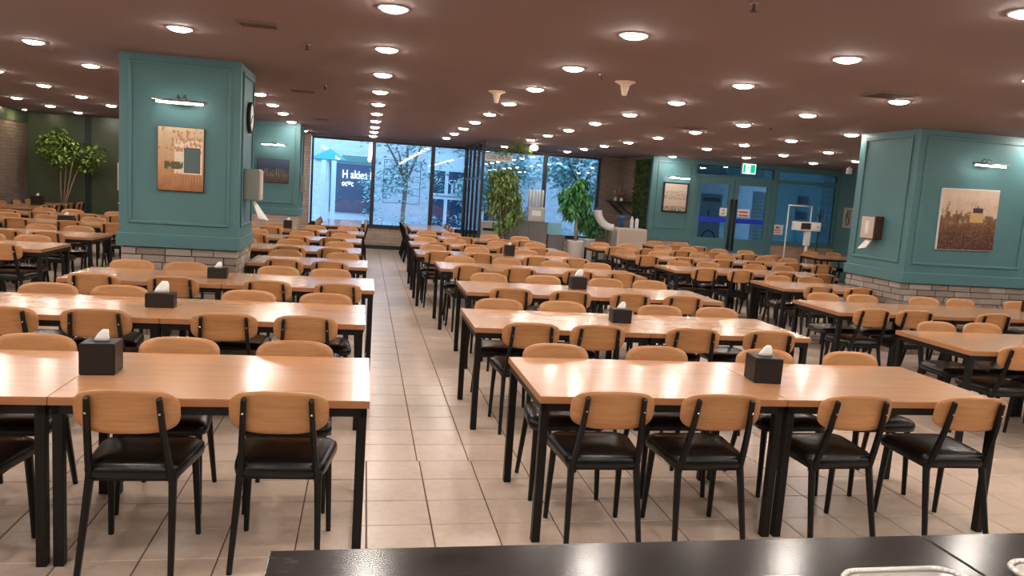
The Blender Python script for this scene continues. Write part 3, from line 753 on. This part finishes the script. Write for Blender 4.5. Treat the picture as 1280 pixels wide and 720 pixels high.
p = thing('wall_picture', 'small pale print of a dark flower on right teal wall', 'picture', (XR, 17.7, 1.66))
bx('stretcher', 'white_paper', -.03, -.002, -.2, .2, -.26, .26, p)
def p_f2(nt, b):
    s = sep(nt, coords(nt, 'Generated')); g = coords(nt, 'Generated'); n1 = noise(nt, mapping(nt, g, (1, 5, 2)), 2.2, 3)
    L(nt, mix(nt, mth(nt, 'MULTIPLY', mth(nt, 'GREATER_THAN', n1, .48), rect(nt, s[1], s[2], .25, .75, .12, .88)), (.42, .40, .38), (.06, .06, .055)), b.inputs['Base Color'])
mat('print_flower_side', rough=.6, build=p_f2); bx('print', 'print_flower_side', -.033, -.03, -.2, .2, -.26, .26, p)

def dispenser(label, x, y, z, s, body, front, paper=True, w_=.26, h_=.31, d_=.13, ps=1.0):
    """paper-towel box on a pillar side; s = outward x direction"""
    p = thing('towel_dispenser', label, 'dispenser', (x, y, z)); X = lambda a, b: (min(s * a, s * b), max(s * a, s * b))
    bx('body', body, *X(.001, d_), -w_ / 2, w_ / 2, 0, h_, p, bev=.01)
    bx('front_cover', front, *X(d_, d_ + .012), -w_ / 2 + .012, w_ / 2 - .012, .01, h_ - .012, p, bev=.004)
    bx('level_window', 'white_plastic', *X(d_ + .012, d_ + .016), -.035, .035, .07, h_ - .07, p)
    if paper:
        bm = bmesh.new(); loops = []
        a = s * d_ * .55
        for k in range(5):
            f = k / 4; zz = -.125 * f * ps + .005; xx = a + s * .06 * f
            loops.append([(xx - .004, -.055 + .05 * f, zz), (xx + .004, -.055 + .05 * f, zz), (xx + .004 + s * .06 * ps * f, .075, zz - .02 * f), (xx - .004 + s * .06 * ps * f, .075, zz - .02 * f)])
        loft(bm, loops); obj('paper_sheet', bm, 'white_paper', p)
dispenser('grey paper towel dispenser with hanging sheet, right face of left pillar', P1[1], 8.80, 1.46, 1, 'dispenser_grey', 'dispenser_beige', h_=.34, d_=.165, ps=1.6)
dispenser('beige-front towel dispenser on the far side of the left pillar', P1[0], 8.95, 1.47, -1, 'dispenser_grey', 'dispenser_beige')
dispenser('brown towel dispenser with pale front on the right pillar', P2[0], 9.15, 1.44, -1, 'dispenser_brown', 'dispenser_beige', w_=.28, h_=.31)
dispenser('small grey dispenser on the side of the farther left pillar', P3[1], 17.2, 1.42, 1, 'dispenser_grey', 'dispenser_grey', paper=False, w_=.3, h_=.36, d_=.10)
# clock on the right face of the left pillar
p = thing('wall_clock', 'round white wall clock with black rim on the left pillar', 'clock', (P1[1], 8.98, 2.36))
bm = bmesh.new(); lathe(bm, [(.17, .001), (.17, .035), (.155, .042), (.15, .03)], axis='x', n=28, captop=False); obj('rim', bm, 'black_matte', p, True)
bm = bmesh.new(); lathe(bm, [(.152, .024), (.152, .030)], axis='x', n=28); obj('face', bm, 'clock_face', p)
for nm, an, ln in (('hour_hand', 1.1, .07), ('minute_hand', 4.0, .11)):
    bm = bmesh.new(); tube(bm, [(.033, 0, 0), (.033, ln * math.sin(an), ln * math.cos(an))], .004, 4); obj(nm, bm, 'black_matte', p)

# ================================================================== FRONT SERVING COUNTER
ct = thing('serving_counter', 'black stone-topped serving counter along the bottom edge', 'counter', (1.1, 1.3, 0))
bx('body', 'black_matte', -1.24, 2.2, -.36, .36, 0, .86, ct)
for x0, x1 in ((-1.28, .408), (.412, 2.24)):
    bx('top_slab', 'counter_stone', x0, x1, -.42, .405, .862, .90, ct, bev=.004)
def tray(x0, x1, y0, y1, label):
    t = thing('serving_tray', label, 'tray', ((x0 + x1) / 2, (y0 + y1) / 2, .90), group='metal trays on the counter'); hx, hy = (x1 - x0) / 2, (y1 - y0) / 2
    bm = bmesh.new(); z = .012
    def lp(d, z): return [(x, y, z) for x, y in rrect(hx - d, hy - d, .055, 6)]
    loft(bm, [lp(.012, .001), lp(.004, .018), lp(.014, .018), lp(.024, .004)]); obj('pan', bm, 'steel', t, True)
    bm = bmesh.new(); pts = [(x, y, .020) for x, y in rrect(hx - .004, hy - .004, .055, 6)]; n = len(pts)
    for k in range(n): tube(bm, [pts[k], pts[(k + 1) % n]], .007, 6)
    obj('rolled_rim', bm, 'tray_metal', t, True)
tray(1.10, 1.42, 1.0, 1.495, 'steel tray with rolled pale rim, left of the counter seam')
tray(1.57, 1.92, 1.0, 1.515, 'steel tray with rolled pale rim at the right corner')
tray(.72, 1.04, .98, 1.472, 'steel tray with rolled pale rim, leftmost on the counter')

# ================================================================== WINDOW LETTERING
wt = thing('window_decal', 'black lettering and line frame on the second window pane', 'decal', (.93, YB + .05, 1.24))
bm = bmesh.new(); hw = .48
for z in (0, .22, .40, .58, .72, .88, 1.12): box(bm, -hw, -.26 if z not in (0, 1.12) else hw, -.001, .001, z - .006, z + .006)
for z in (.22, .40, .58, .72, .88): box(bm, .26, hw, -.001, .001, z - .006, z + .006)
for x in (-hw, hw): box(bm, x - .007, x + .007, -.001, .001, 0, 1.12)
obj('line_frame', bm, 'dark_blue', wt)
for tx, z, ww in (('IF YOU', .965, .42), ('WANT', .80, .34), ('A FRIEND', .635, .60), ('BE', .47, .14), ('A FRIEND', .30, .60)):
    text('lettering', tx, .15, (0, 0, z), 'dark_blue', wt, width=ww)

# ================================================================== PLANTS
def leaf_cloud(bm, pts, n, size, droop, r, shape=.42):
    """n folded leaves scattered round the given centres (x, y, z, radius)"""
    for _ in range(n):
        cx, cy, cz, rad = r.choice(pts)
        while True:
            d = Vector((r.uniform(-1, 1), r.uniform(-1, 1), r.uniform(-1, 1)))
            if d.length < 1: break
        p = Vector((cx, cy, cz)) + d * rad
        a = r.uniform(0, 2 * PI); dirv = Vector((math.cos(a), math.sin(a), -droop + r.uniform(-.4, .4))).normalized()
        sd = dirv.cross(Vector((r.uniform(-.3, .3), r.uniform(-.3, .3), 1))).normalized(); l = size * r.uniform(.6, 1.3)
        v = [bm.verts.new(p), bm.verts.new(p + dirv * l * .5 + sd * l * shape * .5 + Vector((0, 0, .06 * l))), bm.verts.new(p + dirv * l), bm.verts.new(p + dirv * l * .5 - sd * l * shape * .5 + Vector((0, 0, .06 * l)))]
        bm.faces.new((v[0], v[1], v[2])); bm.faces.new((v[0], v[2], v[3]))
def limbs(bm, base, ends, r0, r1, r):
    for e in ends:
        b, e = Vector(base), Vector(e); m1 = b.lerp(e, .4) + Vector((r.uniform(-.05, .05), r.uniform(-.05, .05), .06)); m2 = b.lerp(e, .75) + Vector((r.uniform(-.04, .04), r.uniform(-.04, .04), .04))
        tube(bm, [b, m1, m2, e], [r0, r0 * .8, (r0 + r1) / 2, r1], 7)
def pot(p, r, h, m, n=18):
    bm = bmesh.new(); lathe(bm, [(r * .78, 0), (r * .97, h * .96), (r * 1.02, h * .97), (r * 1.02, h), (r * .9, h), (r * .88, h * .93)], n=n, captop=False); obj('pot', bm, m, p, True)
    bm = bmesh.new(); lathe(bm, [(r * .88, h * .90), (r * .88, h * .93)], n=n); obj('soil', bm, 'soil', p)
r = random.Random(3)
# tall weeping fig by the partition
p = thing('weeping_fig', 'tall weeping fig with drooping olive leaves beside the glass partition', 'plant', (3.10, 17.15, 0)); pot(p, .24, .42, 'white_ceramic')
bm = bmesh.new()
for k in range(5): limbs(bm, (r.uniform(-.08, .08), r.uniform(-.08, .08), .38), [(r.uniform(-.3, .3), r.uniform(-.25, .25), r.uniform(1.5, 2.1))], .022, .008, r)
obj('stems', bm, 'bark', p, True)
bm = bmesh.new(); cl = [(r.uniform(-.20, .26), r.uniform(-.3, .3), z, .22) for z in [1.0, 1.15, 1.3, 1.4, 1.5, 1.6, 1.7, 1.8, 1.9, 2.0, 2.1, 1.25, 1.55, 1.85, 2.15, 1.35, 1.65, 1.95]]
leaf_cloud(bm, cl, 3000, .125, 1.4, r, .38); obj('foliage', bm, 'leaf_olive', p)
# money tree in white pot
p = thing('money_tree', 'leafy green tree in a tall white pot before the last window', 'plant', (4.93, 17.45, 0)); pot(p, .19, .70, 'white_ceramic')
bm = bmesh.new(); limbs(bm, (0, 0, .62), [(-.02, 0, 1.45)], .04, .03, r); limbs(bm, (-.02, 0, 1.4), [(-.28, .1, 1.8), (.05, -.1, 2.0), (.3, .05, 1.65), (-.1, .2, 1.95)], .02, .008, r); obj('trunk', bm, 'bark_pale', p, True)
bm = bmesh.new(); leaf_cloud(bm, [(-.22, 0, 1.55, .22), (-.02, 0, 1.95, .2), (-.1, 0, 1.75, .25), (.15, .1, 1.72, .22), (-.25, .1, 1.75, .2), (-.2, -.1, 1.4, .16), (.05, 0, 2.1, .1)], 1000, .19, 1.3, r, .38); obj('foliage', bm, 'leaf_green', p)
p = thing('bushy_plant', 'lower bushy dark green plant in a wide white pot', 'plant', (5.45, 18.25, 0)); pot(p, .22, .72, 'white_ceramic')
bm = bmesh.new(); limbs(bm, (0, 0, .65), [(-.1, 0, 1.3), (.08, .05, 1.4), (.02, -.1, 1.2)], .014, .006, r); obj('stems', bm, 'bark', p, True)
bm = bmesh.new(); leaf_cloud(bm, [(.0, 0, 1.30, .24), (-.1, 0, 1.1, .2), (.14, 0, 1.15, .2), (-.18, 0, 1.45, .15), (.1, 0, .95, .16)], 800, .17, 1.8, r, .36); obj('foliage', bm, 'leaf_green', p)
p = thing('small_plant', 'small green shrub in a low pot beside the cloth-covered table', 'plant', (5.98, 18.75, 0)); pot(p, .13, .5, 'white_ceramic')
bm = bmesh.new(); limbs(bm, (0, 0, .45), [(-.1, 0, .85), (.08, 0, .9)], .008, .004, r); obj('stems', bm, 'bark', p, True)
bm = bmesh.new(); leaf_cloud(bm, [(0, 0, .8, .16), (.05, 0, .95, .1)], 120, .12, .3, r); obj('foliage', bm, 'leaf_green', p)
# ficus in the far left corner
p = thing('ficus_tree', 'leafy ficus tree with slender stems in the far left corner', 'plant', (-7.05, 19.9, 0)); pot(p, .24, .4, 'white_ceramic')
bm = bmesh.new()
for k in range(4): limbs(bm, (r.uniform(-.06, .06), r.uniform(-.06, .06), .36), [(r.uniform(-.25, .45), r.uniform(-.2, .2), r.uniform(1.7, 2.2))], .02, .008, r)
obj('stems', bm, 'bark_pale', p, True)
bm = bmesh.new(); leaf_cloud(bm, [(-.25, 0, 2.2, .26), (-.1, 0, 2.35, .2), (-.3, 0, 1.95, .22), (.1, 0, 2.05, .28), (.4, 0, 2.0, .26), (.7, 0, 1.95, .26), (.35, 0, 1.75, .22), (.0, -.1, 1.8, .24), (.55, 0, 1.7, .2)], 1500, .12, .7, r, .5); obj('foliage', bm, 'leaf_lime', p)
# moss wall
p = thing('moss_panel', 'vertical green moss wall panel at the end of the brick return', 'moss panel', (7.0, 18.82, 1.03))
bx('backing', 'dark_green_trim', -.04, -.001, -.5, .5, 0, 1.76, p)
bm = bmesh.new()
for _ in range(1700):
    y, z, l = r.uniform(-.5, .5), r.uniform(0.02, 1.74), r.uniform(.04, .09); a = r.uniform(0, 2 * PI); b0 = Vector((-.04, y, z))
    d = Vector((-r.uniform(.3, 1), math.cos(a) * .7, math.sin(a) * .7)).normalized(); sdv = d.cross(Vector((.2, .3, 1))).normalized()
    v = [bm.verts.new(b0 - sdv * l * .2), bm.verts.new(b0 + sdv * l * .2), bm.verts.new(b0 + d * l + sdv * l * .25), bm.verts.new(b0 + d * l - sdv * l * .25)]; bm.faces.new(v)
tag(obj('moss', bm, 'moss', p), kind='stuff')
# hanging greenery round a lamp over the water sign
p = thing('hanging_greenery', 'trailing lime-green garland hanging from the ceiling above the water sign', 'plant', (3.35, 17.4, CEIL))
bm = bmesh.new()
for k in range(5): tube(bm, [(r.uniform(-.05, .05), 0, 0), (r.uniform(-.2, .2), r.uniform(-.1, .1), -.12), (r.uniform(-.3, .3), r.uniform(-.1, .1), -r.uniform(.15, .35))], .006, 5)
obj('vines', bm, 'bark', p)
bm = bmesh.new(); leaf_cloud(bm, [(-.15, 0, -.12, .14), (.15, 0, -.12, .14), (-.3, 0, -.2, .1), (0, 0, -.08, .12), (.3, 0, -.15, .1)], 260, .09, .8, r); obj('foliage', bm, 'leaf_lime', p)
s = thing('globe_lamp', 'round glowing globe lamp beside the garland above the water sign', 'lamp', (3.72, 17.2, CEIL))
mat('globe_on', (1, 1, 1), .5, emit=(1, .93, .72), es=14)
bm = bmesh.new(); lathe(bm, [(.02, -.16), (.07, -.15), (.10, -.10), (.07, -.05), (.03, -.03)], n=16); obj('globe', bm, 'globe_on', s, True)
bm = bmesh.new(); tube(bm, [(0, 0, -.03), (0, 0, 0)], .012, 8); obj('stem', bm, 'lamp_metal', s)

# ================================================================== FAR FURNITURE BY THE WINDOWS
# glazed folding partition
p = thing('glass_partition', 'dark-framed glazed partition standing out from the window wall', 'partition', (2.62, 19.0, 0))
for y in (-1.45, -.72, .02, .76, 1.44): bx('post', 'frame_dark', -.03, .03, y - .035, y + .035, 0, CEIL - .005, p)
for y0, y1 in ((-1.415, -.755), (-.685, -.015), (.055, .725), (.795, 1.405)):
    for z in (.0, 1.98, CEIL - .06): bx('rail', 'frame_dark', -.025, .025, y0, y1, z, z + .05, p)
    bx('pane', 'glass_partition', -.004, .004, y0, y1, .05, CEIL - .06, p)
# grey water counter, cups and sign
k = thing('water_counter', 'dark grey laminate water counter in front of the windows', 'counter', (3.78, 17.95, 0))
bx('carcass', 'grey_laminate', -.42, .50, -.28, .3, .06, 1.04, k); bx('worktop', 'grey_laminate', -.44, .52, -.31, .32, 1.04, 1.075, k); bx('plinth', 'black_matte', -.40, .48, -.25, .28, 0, .06, k)
for x0, x1 in ((-.415, .03), (.04, .495)): bx('door', 'grey_laminate', x0, x1, -.30, -.28, .08, 1.03, k)
k = thing('low_cabinet', 'low dark grey cabinet joined to the right of the water counter', 'cabinet', (4.52, 17.95, 0))
bx('carcass', 'grey_laminate', -.21, .21, -.28, .3, .05, .76, k); bx('worktop', 'grey_laminate', -.215, .22, -.30, .32, .76, .79, k); bx('door', 'grey_laminate', -.205, .205, -.298, -.28, .07, .755, k); bx('plinth', 'black_matte', -.2, .2, -.25, .28, 0, .05, k)
k = thing('table_poster', 'pale cyan upright board standing on the low cabinet', 'poster', (4.50, 17.85, .79)); bx('sheet', 'poster_cyan', -.17, .17, 0, .012, .008, .28, k); bx('foot', 'steel', -.12, .12, -.04, .06, 0, .008, k)
k = thing('water_purifier', 'pale steel water dispenser with ribbed front on the grey counter', 'dispenser', (4.02, 18.0, 1.075))
bx('body', 'steel', -.20, .22, -.16, .2, 0, .34, k, bev=.012); bx('notice', 'white_paper', -.10, .12, -.164, -.16, .14, .26, k)
for j in range(5):
    bm = bmesh.new(); lathe(bm, [(.032, .34), (.032, .70), (.026, .76)], (-.15 + j * .08, 0, 0), 12); obj('cup_tube', bm, 'white_plastic', k, True)
k = thing('coffee_machine', 'dark coffee machine half hidden behind the weeping fig', 'machine', (3.50, 18.05, 1.075)); bx('body', 'black_matte', -.11, .11, -.14, .16, 0, .42, k, bev=.012); bx('panel', 'cream_plastic', -.08, .08, -.146, -.14, .16, .32, k); bx('drip_tray', 'steel', -.09, .09, -.2, -.14, 0, .03, k)
k = thing('white_stand', 'white cabinet shelf behind the stems of the weeping fig', 'cabinet', (2.98, 18.3, 0)); bx('carcass', 'white_plastic', -.22, .25, -.2, .2, 0, 1.0, k); bx('shelf_front', 'black_matte', -.18, .21, -.21, -.2, .78, .84, k)
k = thing('hanging_sign', 'white hanging sign lettered COOL WATER beside the partition', 'sign', (3.02, 17.75, 2.42))
bx('board', 'white_plastic', -.35, .33, -.012, .012, 0, .17, k); text('lettering', 'COOL WATER', .12, (-.01, -.0145, .085), 'dispenser_brown', k, width=.56)
bm = bmesh.new()
for x in (-.3, .28): tube(bm, [(x, 0, .17), (x, 0, CEIL - 2.42)], .004, 5)
obj('hanging_wire', bm, 'lamp_metal', k)
# cloth-covered table with bottles, curved white chute, shelf with flowers
k = thing('cloth_table', 'small side table under a beige cloth before the moss panel', 'table', (6.42, 17.95, 0))
bm = bmesh.new(); loops = []
for z, gx in ((.03, .07), (.35, .05), (.7, .025), (1.0, .008), (1.045, 0), (1.05, -.02)):
    lp = []
    for j, (x, y) in enumerate(rrect(.37, .30, .05, 6)):
        f = 1 + gx * (1 + .7 * math.sin(j * 2.1)) / .37 * .6; lp.append((x * f, y * f, z))
    loops.append(lp)
loft(bm, loops); obj('cloth', bm, 'beige_cloth', k, True)
for x, lb in ((6.50, 'left'), (6.63, 'right')):
    b = thing('white_bottle', 'tall white bottle, %s of the pair on the cloth-covered table' % lb, 'bottle', (x - .02, 17.95, 1.05), group='white bottles')
    bm = bmesh.new(); lathe(bm, [(.045, 0), (.047, .02), (.047, .20), (.03, .24), (.022, .25)], n=14); obj('body', bm, 'white_ceramic', b, True)
    bm = bmesh.new(); lathe(bm, [(.024, .25), (.024, .29)], n=12); obj('cap', bm, 'black_matte' if lb == 'right' else 'white_plastic', b, True)
b = thing('blue_dispenser', 'dark blue jug dispenser on the cloth-covered table', 'dispenser', (6.22, 17.98, 1.05)); bm = bmesh.new(); lathe(bm, [(.06, .001), (.06, .16), (.11, .20), (.12, .29), (.11, .30)], n=16); obj('body', bm, 'blue_plastic', b, True); bx('spout', 'blue_plastic', -.02, .02, -.1, -.05, .10, .13, b)
b = thing('umbrella_chute', 'curved white chute with dark blue rim beside the cloth-covered table', 'umbrella dryer', (5.86, 17.80, 0))
bm = bmesh.new(); pts = []
for j in range(11):
    a = PI + (PI / 2) * j / 10; pts.append((.10 + .42 * math.cos(a), 0, 1.46 + .42 * math.sin(a)))
tube(bm, pts, [.088 + .012 * (10 - j) / 10 for j in range(11)], 14); obj('chute', bm, 'white_ceramic', b, True)
bm = bmesh.new(); tube(bm, [(-.32, 0, 1.455), (-.32, 0, 1.50)], .108, 14); obj('rim', bm, 'dark_blue', b, True)
bx('stand', 'lamp_metal', -.02, .06, -.05, .05, 0, .96, b); bx('foot', 'lamp_metal', -.16, .18, -.16, .16, 0, .02, b)
b = thing('flower_shelf', 'dark wall shelf on brackets above the cloth-covered table', 'shelf', (7.0, 19.93, 1.66)); bx('board', 'black_matte', -.45, -.002, -.5, .45, 0, .03, b)
for y in (-.4, .3):
    bm = bmesh.new(); tube(bm, [(-.005, y, -.3), (-.15, y, -.22), (-.40, y, -.005)], .02, 6); obj('bracket', bm, 'black_matte', b)
for (fx, fy, m, lb) in ((6.74, 19.62, 'flower_pink', 'pink'), (6.70, 20.0, 'flower_cream', 'cream')):
    b = thing('flower_vase', 'bunch of %s flowers on the dark wall shelf' % lb, 'flowers', (fx, fy, 1.69)); bm = bmesh.new(); lathe(bm, [(.04, .001), (.055, .05), (.035, .09), (.04, .10)], n=12); obj('vase', bm, 'white_ceramic', b, True)
    bm = bmesh.new(); leaf_cloud(bm, [(0, 0, .20, .13)], 160, .07, .1, r, .8); obj('blossom', bm, m, b)
    bm = bmesh.new(); leaf_cloud(bm, [(0, 0, .14, .10)], 40, .09, .2, r, .4); obj('leaves', bm, 'leaf_green', b)
# entrance: banner frame, temperature kiosk, coat stand
b = thing('banner_frame', 'slim white metal banner frame standing by the entrance', 'stand', (10.66, 17.42, 0))
bm = bmesh.new(); tube(bm, [(-.30, 0, .01), (-.30, 0, 1.88)], .018, 8); obj('post', bm, 'white_plastic', b, True)
bm = bmesh.new(); tube(bm, [(.33, 0, .01), (.33, 0, 1.88)], .018, 8); obj('post', bm, 'white_plastic', b, True)
bm = bmesh.new(); tube(bm, [(-.318, 0, 1.88), (.348, 0, 1.88)], .018, 8); obj('cross_bar', bm, 'white_plastic', b, True); bx('foot', 'white_plastic', -.36, -.24, -.2, .2, 0, .012, b); bx('foot', 'white_plastic', .27, .39, -.2, .2, 0, .012, b)
b = thing('temperature_kiosk', 'white temperature check kiosk on a pole by the entrance', 'kiosk', (10.65, 16.95, 0))
bm = bmesh.new(); tube(bm, [(0, 0, .01), (0, 0, 1.2)], .03, 10); obj('pole', bm, 'white_plastic', b, True); bx('base', 'white_plastic', -.2, .2, -.18, .18, 0, .015, b)
bx('arm_box', 'white_plastic', -.07, .07, -.05, .05, .92, 1.27, b, bev=.01); bx('head', 'white_plastic', -.40, .30, -.08, .08, 1.28, 1.50, b, bev=.015)
bx('screen', 'dispenser_brown', -.24, .02, -.085, -.08, 1.32, 1.47, b); bx('label_card', 'white_paper', .05, .26, -.085, -.08, 1.33, 1.46, b); bx('key', 'black_matte', .19, .22, -.09, -.085, 1.37, 1.41, b)
b = thing('coat_stand', 'thin black coat stand in front of the dark entrance glass', 'coat stand', (11.45, 17.75, 0))
bm = bmesh.new(); tube(bm, [(0, 0, .05), (0, 0, 1.8)], .014, 8); obj('pole', bm, 'black_matte', b)
for a in range(3):
    bm = bmesh.new(); tube(bm, [(0, 0, .10), (.26 * math.cos(a * 2.1 + .3), .26 * math.sin(a * 2.1 + .3), .012)], .011, 6); obj('foot', bm, 'black_matte', b)
for a in range(4):
    bm = bmesh.new(); tube(bm, [(0, 0, 1.62), (.10 * math.cos(a * 1.6), .10 * math.sin(a * 1.6), 1.70)], .008, 6); obj('hook', bm, 'black_matte', b)
# handle of the green panel door at the far left is part of the back wall
# small spotlight washing the brick corner
s = thing('corner_spotlight', 'small spotlight on the ceiling washing the far left brick corner', 'spotlight', (-7.75, 19.6, CEIL))
bm = bmesh.new(); lathe(bm, [(.05, -.001), (.05, -.012), (.04, -.014)], n=14); obj('ring', bm, 'lamp_metal', s, True)
mat('spot_on', (1, 1, 1), .5, emit=(1, .85, .55), es=420); bm = bmesh.new(); lathe(bm, [(.036, -.0145), (.036, -.017)], n=14); obj('lens', bm, 'spot_on', s)

# ================================================================== OUTDOORS
def out_brick(nt, b):
    brickwall((.50, .50, .52), (.62, .62, .63), (.38, .38, .40), 0)(nt, b)
mat('out_brick', rough=.9, build=out_brick)
mat('out_dark', (.05, .07, .12), .5); mat('out_white', (.80, .84, .86), .6); mat('out_pale', (.55, .62, .70), .7); mat('out_green', (.12, .26, .22), .7); mat('paving', (.40, .42, .46), .8)
mat('awning', (.03, .30, .34), .6); mat('sign_lit', (1, 1, 1), .5, emit=(1, .93, .85), es=3.5); mat('out_glass', (.03, .06, .12), .08)
mat('banner_blue', (.42, .55, .78), .6)
g = bx('pavement', 'paving', -14, 20, YB + .3, 34, -.2, -.1); tag(g, 'grey outdoor pavement beyond the window wall', 'pavement', kind='structure')
B = thing('building', 'pale brick building across the street outside the windows', 'building', (1.5, 27.0, -.1))
bx('wall', 'out_brick', -12, 14, .06, .5, 0, 7.5, B); bx('green_band', 'out_green', -3.2, -1.2, -.02, .05, 2.48, 2.70, B); bx('dark_shopfront', 'out_dark', -2.75, -1.3, -.02, .05, .75, 2.42, B)
bx('ledge', 'out_pale', -3.3, 4.6, -.35, .06, .25, .42, B)
bx('step', 'out_white', -3.3, 4.6, -.8, -.35, 0, .22, B)
bx('white_fascia', 'out_white', .60, 4.6, -.03, .05, 2.42, 2.95, B)
for x0, x1 in ((.75, 1.22), (1.34, 2.55), (2.67, 3.6)):
    for z0, z1 in ((.45, 1.42), (1.62, 2.40)):
        f = bx('window', 'out_white', x0 - .06, x1 + .06, -.02, .05, z0 - .06, z1 + .06, B); bx('pane', 'out_glass', x0, x1, -.024, -.02, z0, z1, f)
def letters(name, body, size, loc, m, parent, width): text(name, body, size, loc, m, parent, width=width, depth=.01)
letters('lit_lettering', 'H akiea E', .40, (-1.78, -.05, 2.05), 'sign_lit', B, 1.05); letters('lit_lettering', 'oc=c', .30, (-2.12, -.05, 1.75), 'sign_lit', B, .38)
letters('lit_lettering', 'cafe', .34, (1.62, -.05, 2.06), 'out_white', B, .55)
for j in range(3): bx('stripe', 'out_white', 1.45 + j * .14, 1.52 + j * .14, -.04, -.025, 1.62, 1.95, B)
W_ = thing('stone_porch', 'white rendered porch columns outside the first window', 'porch', (-1.35, 24.0, -.1))
for x in (-.35, .0, .30): bx('column', 'out_white', x, x + .14, 0, .16, 0, 2.5, W_)
bx('beam', 'out_pale', -.45, .6, -.02, .2, 2.5, 2.75, W_)
A_ = thing('awning', 'teal parasol awning outside above the first window', 'awning', (-1.05, 22.6, 2.30))
bm = bmesh.new(); v = [bm.verts.new(q) for q in ((-.5, -.5, 0), (.5, -.5, 0), (.5, .5, 0), (-.5, .5, 0), (0, 0, .32))]
for q in ((0, 1, 4), (1, 2, 4), (2, 3, 4), (3, 0, 4)): bm.faces.new([v[i] for i in q])
bm.faces.new([v[i] for i in (3, 2, 1, 0)]); obj('canopy', bm, 'awning', A_); bm = bmesh.new(); tube(bm, [(0, 0, -2.4), (0, 0, .3)], .025, 8); obj('pole', bm, 'out_white', A_)
for x, y, hgt, lb in ((1.25, 25.6, 4.2, 'outside the second window'), (4.2, 25.7, 4.6, 'outside behind the water counter'), (6.8, 24.0, 4.4, 'outside the last window on the right'), (9.6, 25.4, 4.6, 'outside farther right near the entrance')):
    T_ = thing('street_tree', 'blue-green tree %s' % lb, 'tree', (x, y, -.1), group='trees outside')
    bm = bmesh.new(); limbs(bm, (0, 0, 0), [(.05, 0, hgt * .55)], .09, .06, r); limbs(bm, (.05, 0, hgt * .45), [(-.8, .2, hgt * .8), (.7, -.1, hgt * .85), (.1, .3, hgt), (-.3, -.4, hgt * .7)], .05, .015, r); obj('trunk', bm, 'bark', T_, True)
    bm = bmesh.new(); leaf_cloud(bm, [(r.uniform(-1.1, 1.1), r.uniform(-.6, .6), hgt * r.uniform(.34, .95), .5) for _ in range(22)], 1300 if x < 2 else 4000, .20, .5, r, .5); obj('foliage', bm, 'leaf_out_hazed', T_)
for x, y, lb in ((.5, 22.3, 'second'), (2.4, 22.3, 'third'), (5.6, 22.4, 'last')):
    T_ = thing('street_shrub', 'low shrub outside below the %s window' % lb, 'shrub', (x, y, -.1)); bm = bmesh.new(); limbs(bm, (0, 0, 0), [(-.3, 0, .6), (.3, 0, .7), (0, .1, .8)], .02, .008, r); obj('stems', bm, 'bark', T_)
    bm = bmesh.new(); leaf_cloud(bm, [(r.uniform(-.7, .7), r.uniform(-.2, .2), r.uniform(.35, .9), .3) for _ in range(8)], 500, .13, .2, r); obj('foliage', bm, 'leaf_out_hazed', T_)
# vestibule beyond the doors
V_ = bx('wall_vestibule', 'out_brick', 7.2, 14.0, 21.6, 21.8, -.1, 3.2); V_['kind'] = 'structure'
struct(bx('trim_3', 'out_pale', 7.2, 14.0, YE + .25, 21.5, 3.0, 3.15))  # unseen roof slab, added to keep sky light out of the vestibule
struct(bx('sky_blocker_side', 'out_brick', 13.9, 14.1, YE + .25, 21.6, -.1, 3.2))  # side wall added only to block bright sky behind the side glass
def banner(x, wd, z1, lb, m):
    b = thing('roll_up_banner', lb, 'banner', (x, 19.4, -.1)); bx('sheet', m, -wd / 2, wd / 2, 0, .01, .06, z1, b); bx('base', 'steel', -wd / 2 - .02, wd / 2 + .02, -.1, .1, 0, .06, b)
    return b
b = banner(9.22, .62, 2.15, 'pale blue roll-up banner behind the left door glass', 'banner_blue')
bx('print', 'dark_blue', -.26, .26, -.002, 0, 1.95, 2.05, b); bx('print', 'dark_blue', -.08, -.04, -.002, 0, 1.55, 1.72, b)
bm = bmesh.new(); lathe(bm, [(.16, -.003), (.20, -.003), (.20, -.001), (.16, -.001)], (0, 0, .98), 20, 'y', captop=False, capbot=False); obj('print_ring', bm, 'dark_blue', b)
b = banner(10.62, .40, 2.3, 'white striped roll-up banner behind the right door glass', 'out_white')
for j in range(12): bx('print', 'out_pale', -.17, .17, -.002, 0, 1.0 + j * .1, 1.03 + j * .1, b)
b = banner(11.95, .42, 2.5, 'tall banner with purple squares behind the dark side glass', 'out_pale')
for z in (2.05, 1.62, 1.36): bx('print', 'purple_print', -.17, .17, -.002, 0, z, z + .22, b)
bx('print', 'poster_cyan', -.2, .2, -.002, 0, .75, 1.28, b)
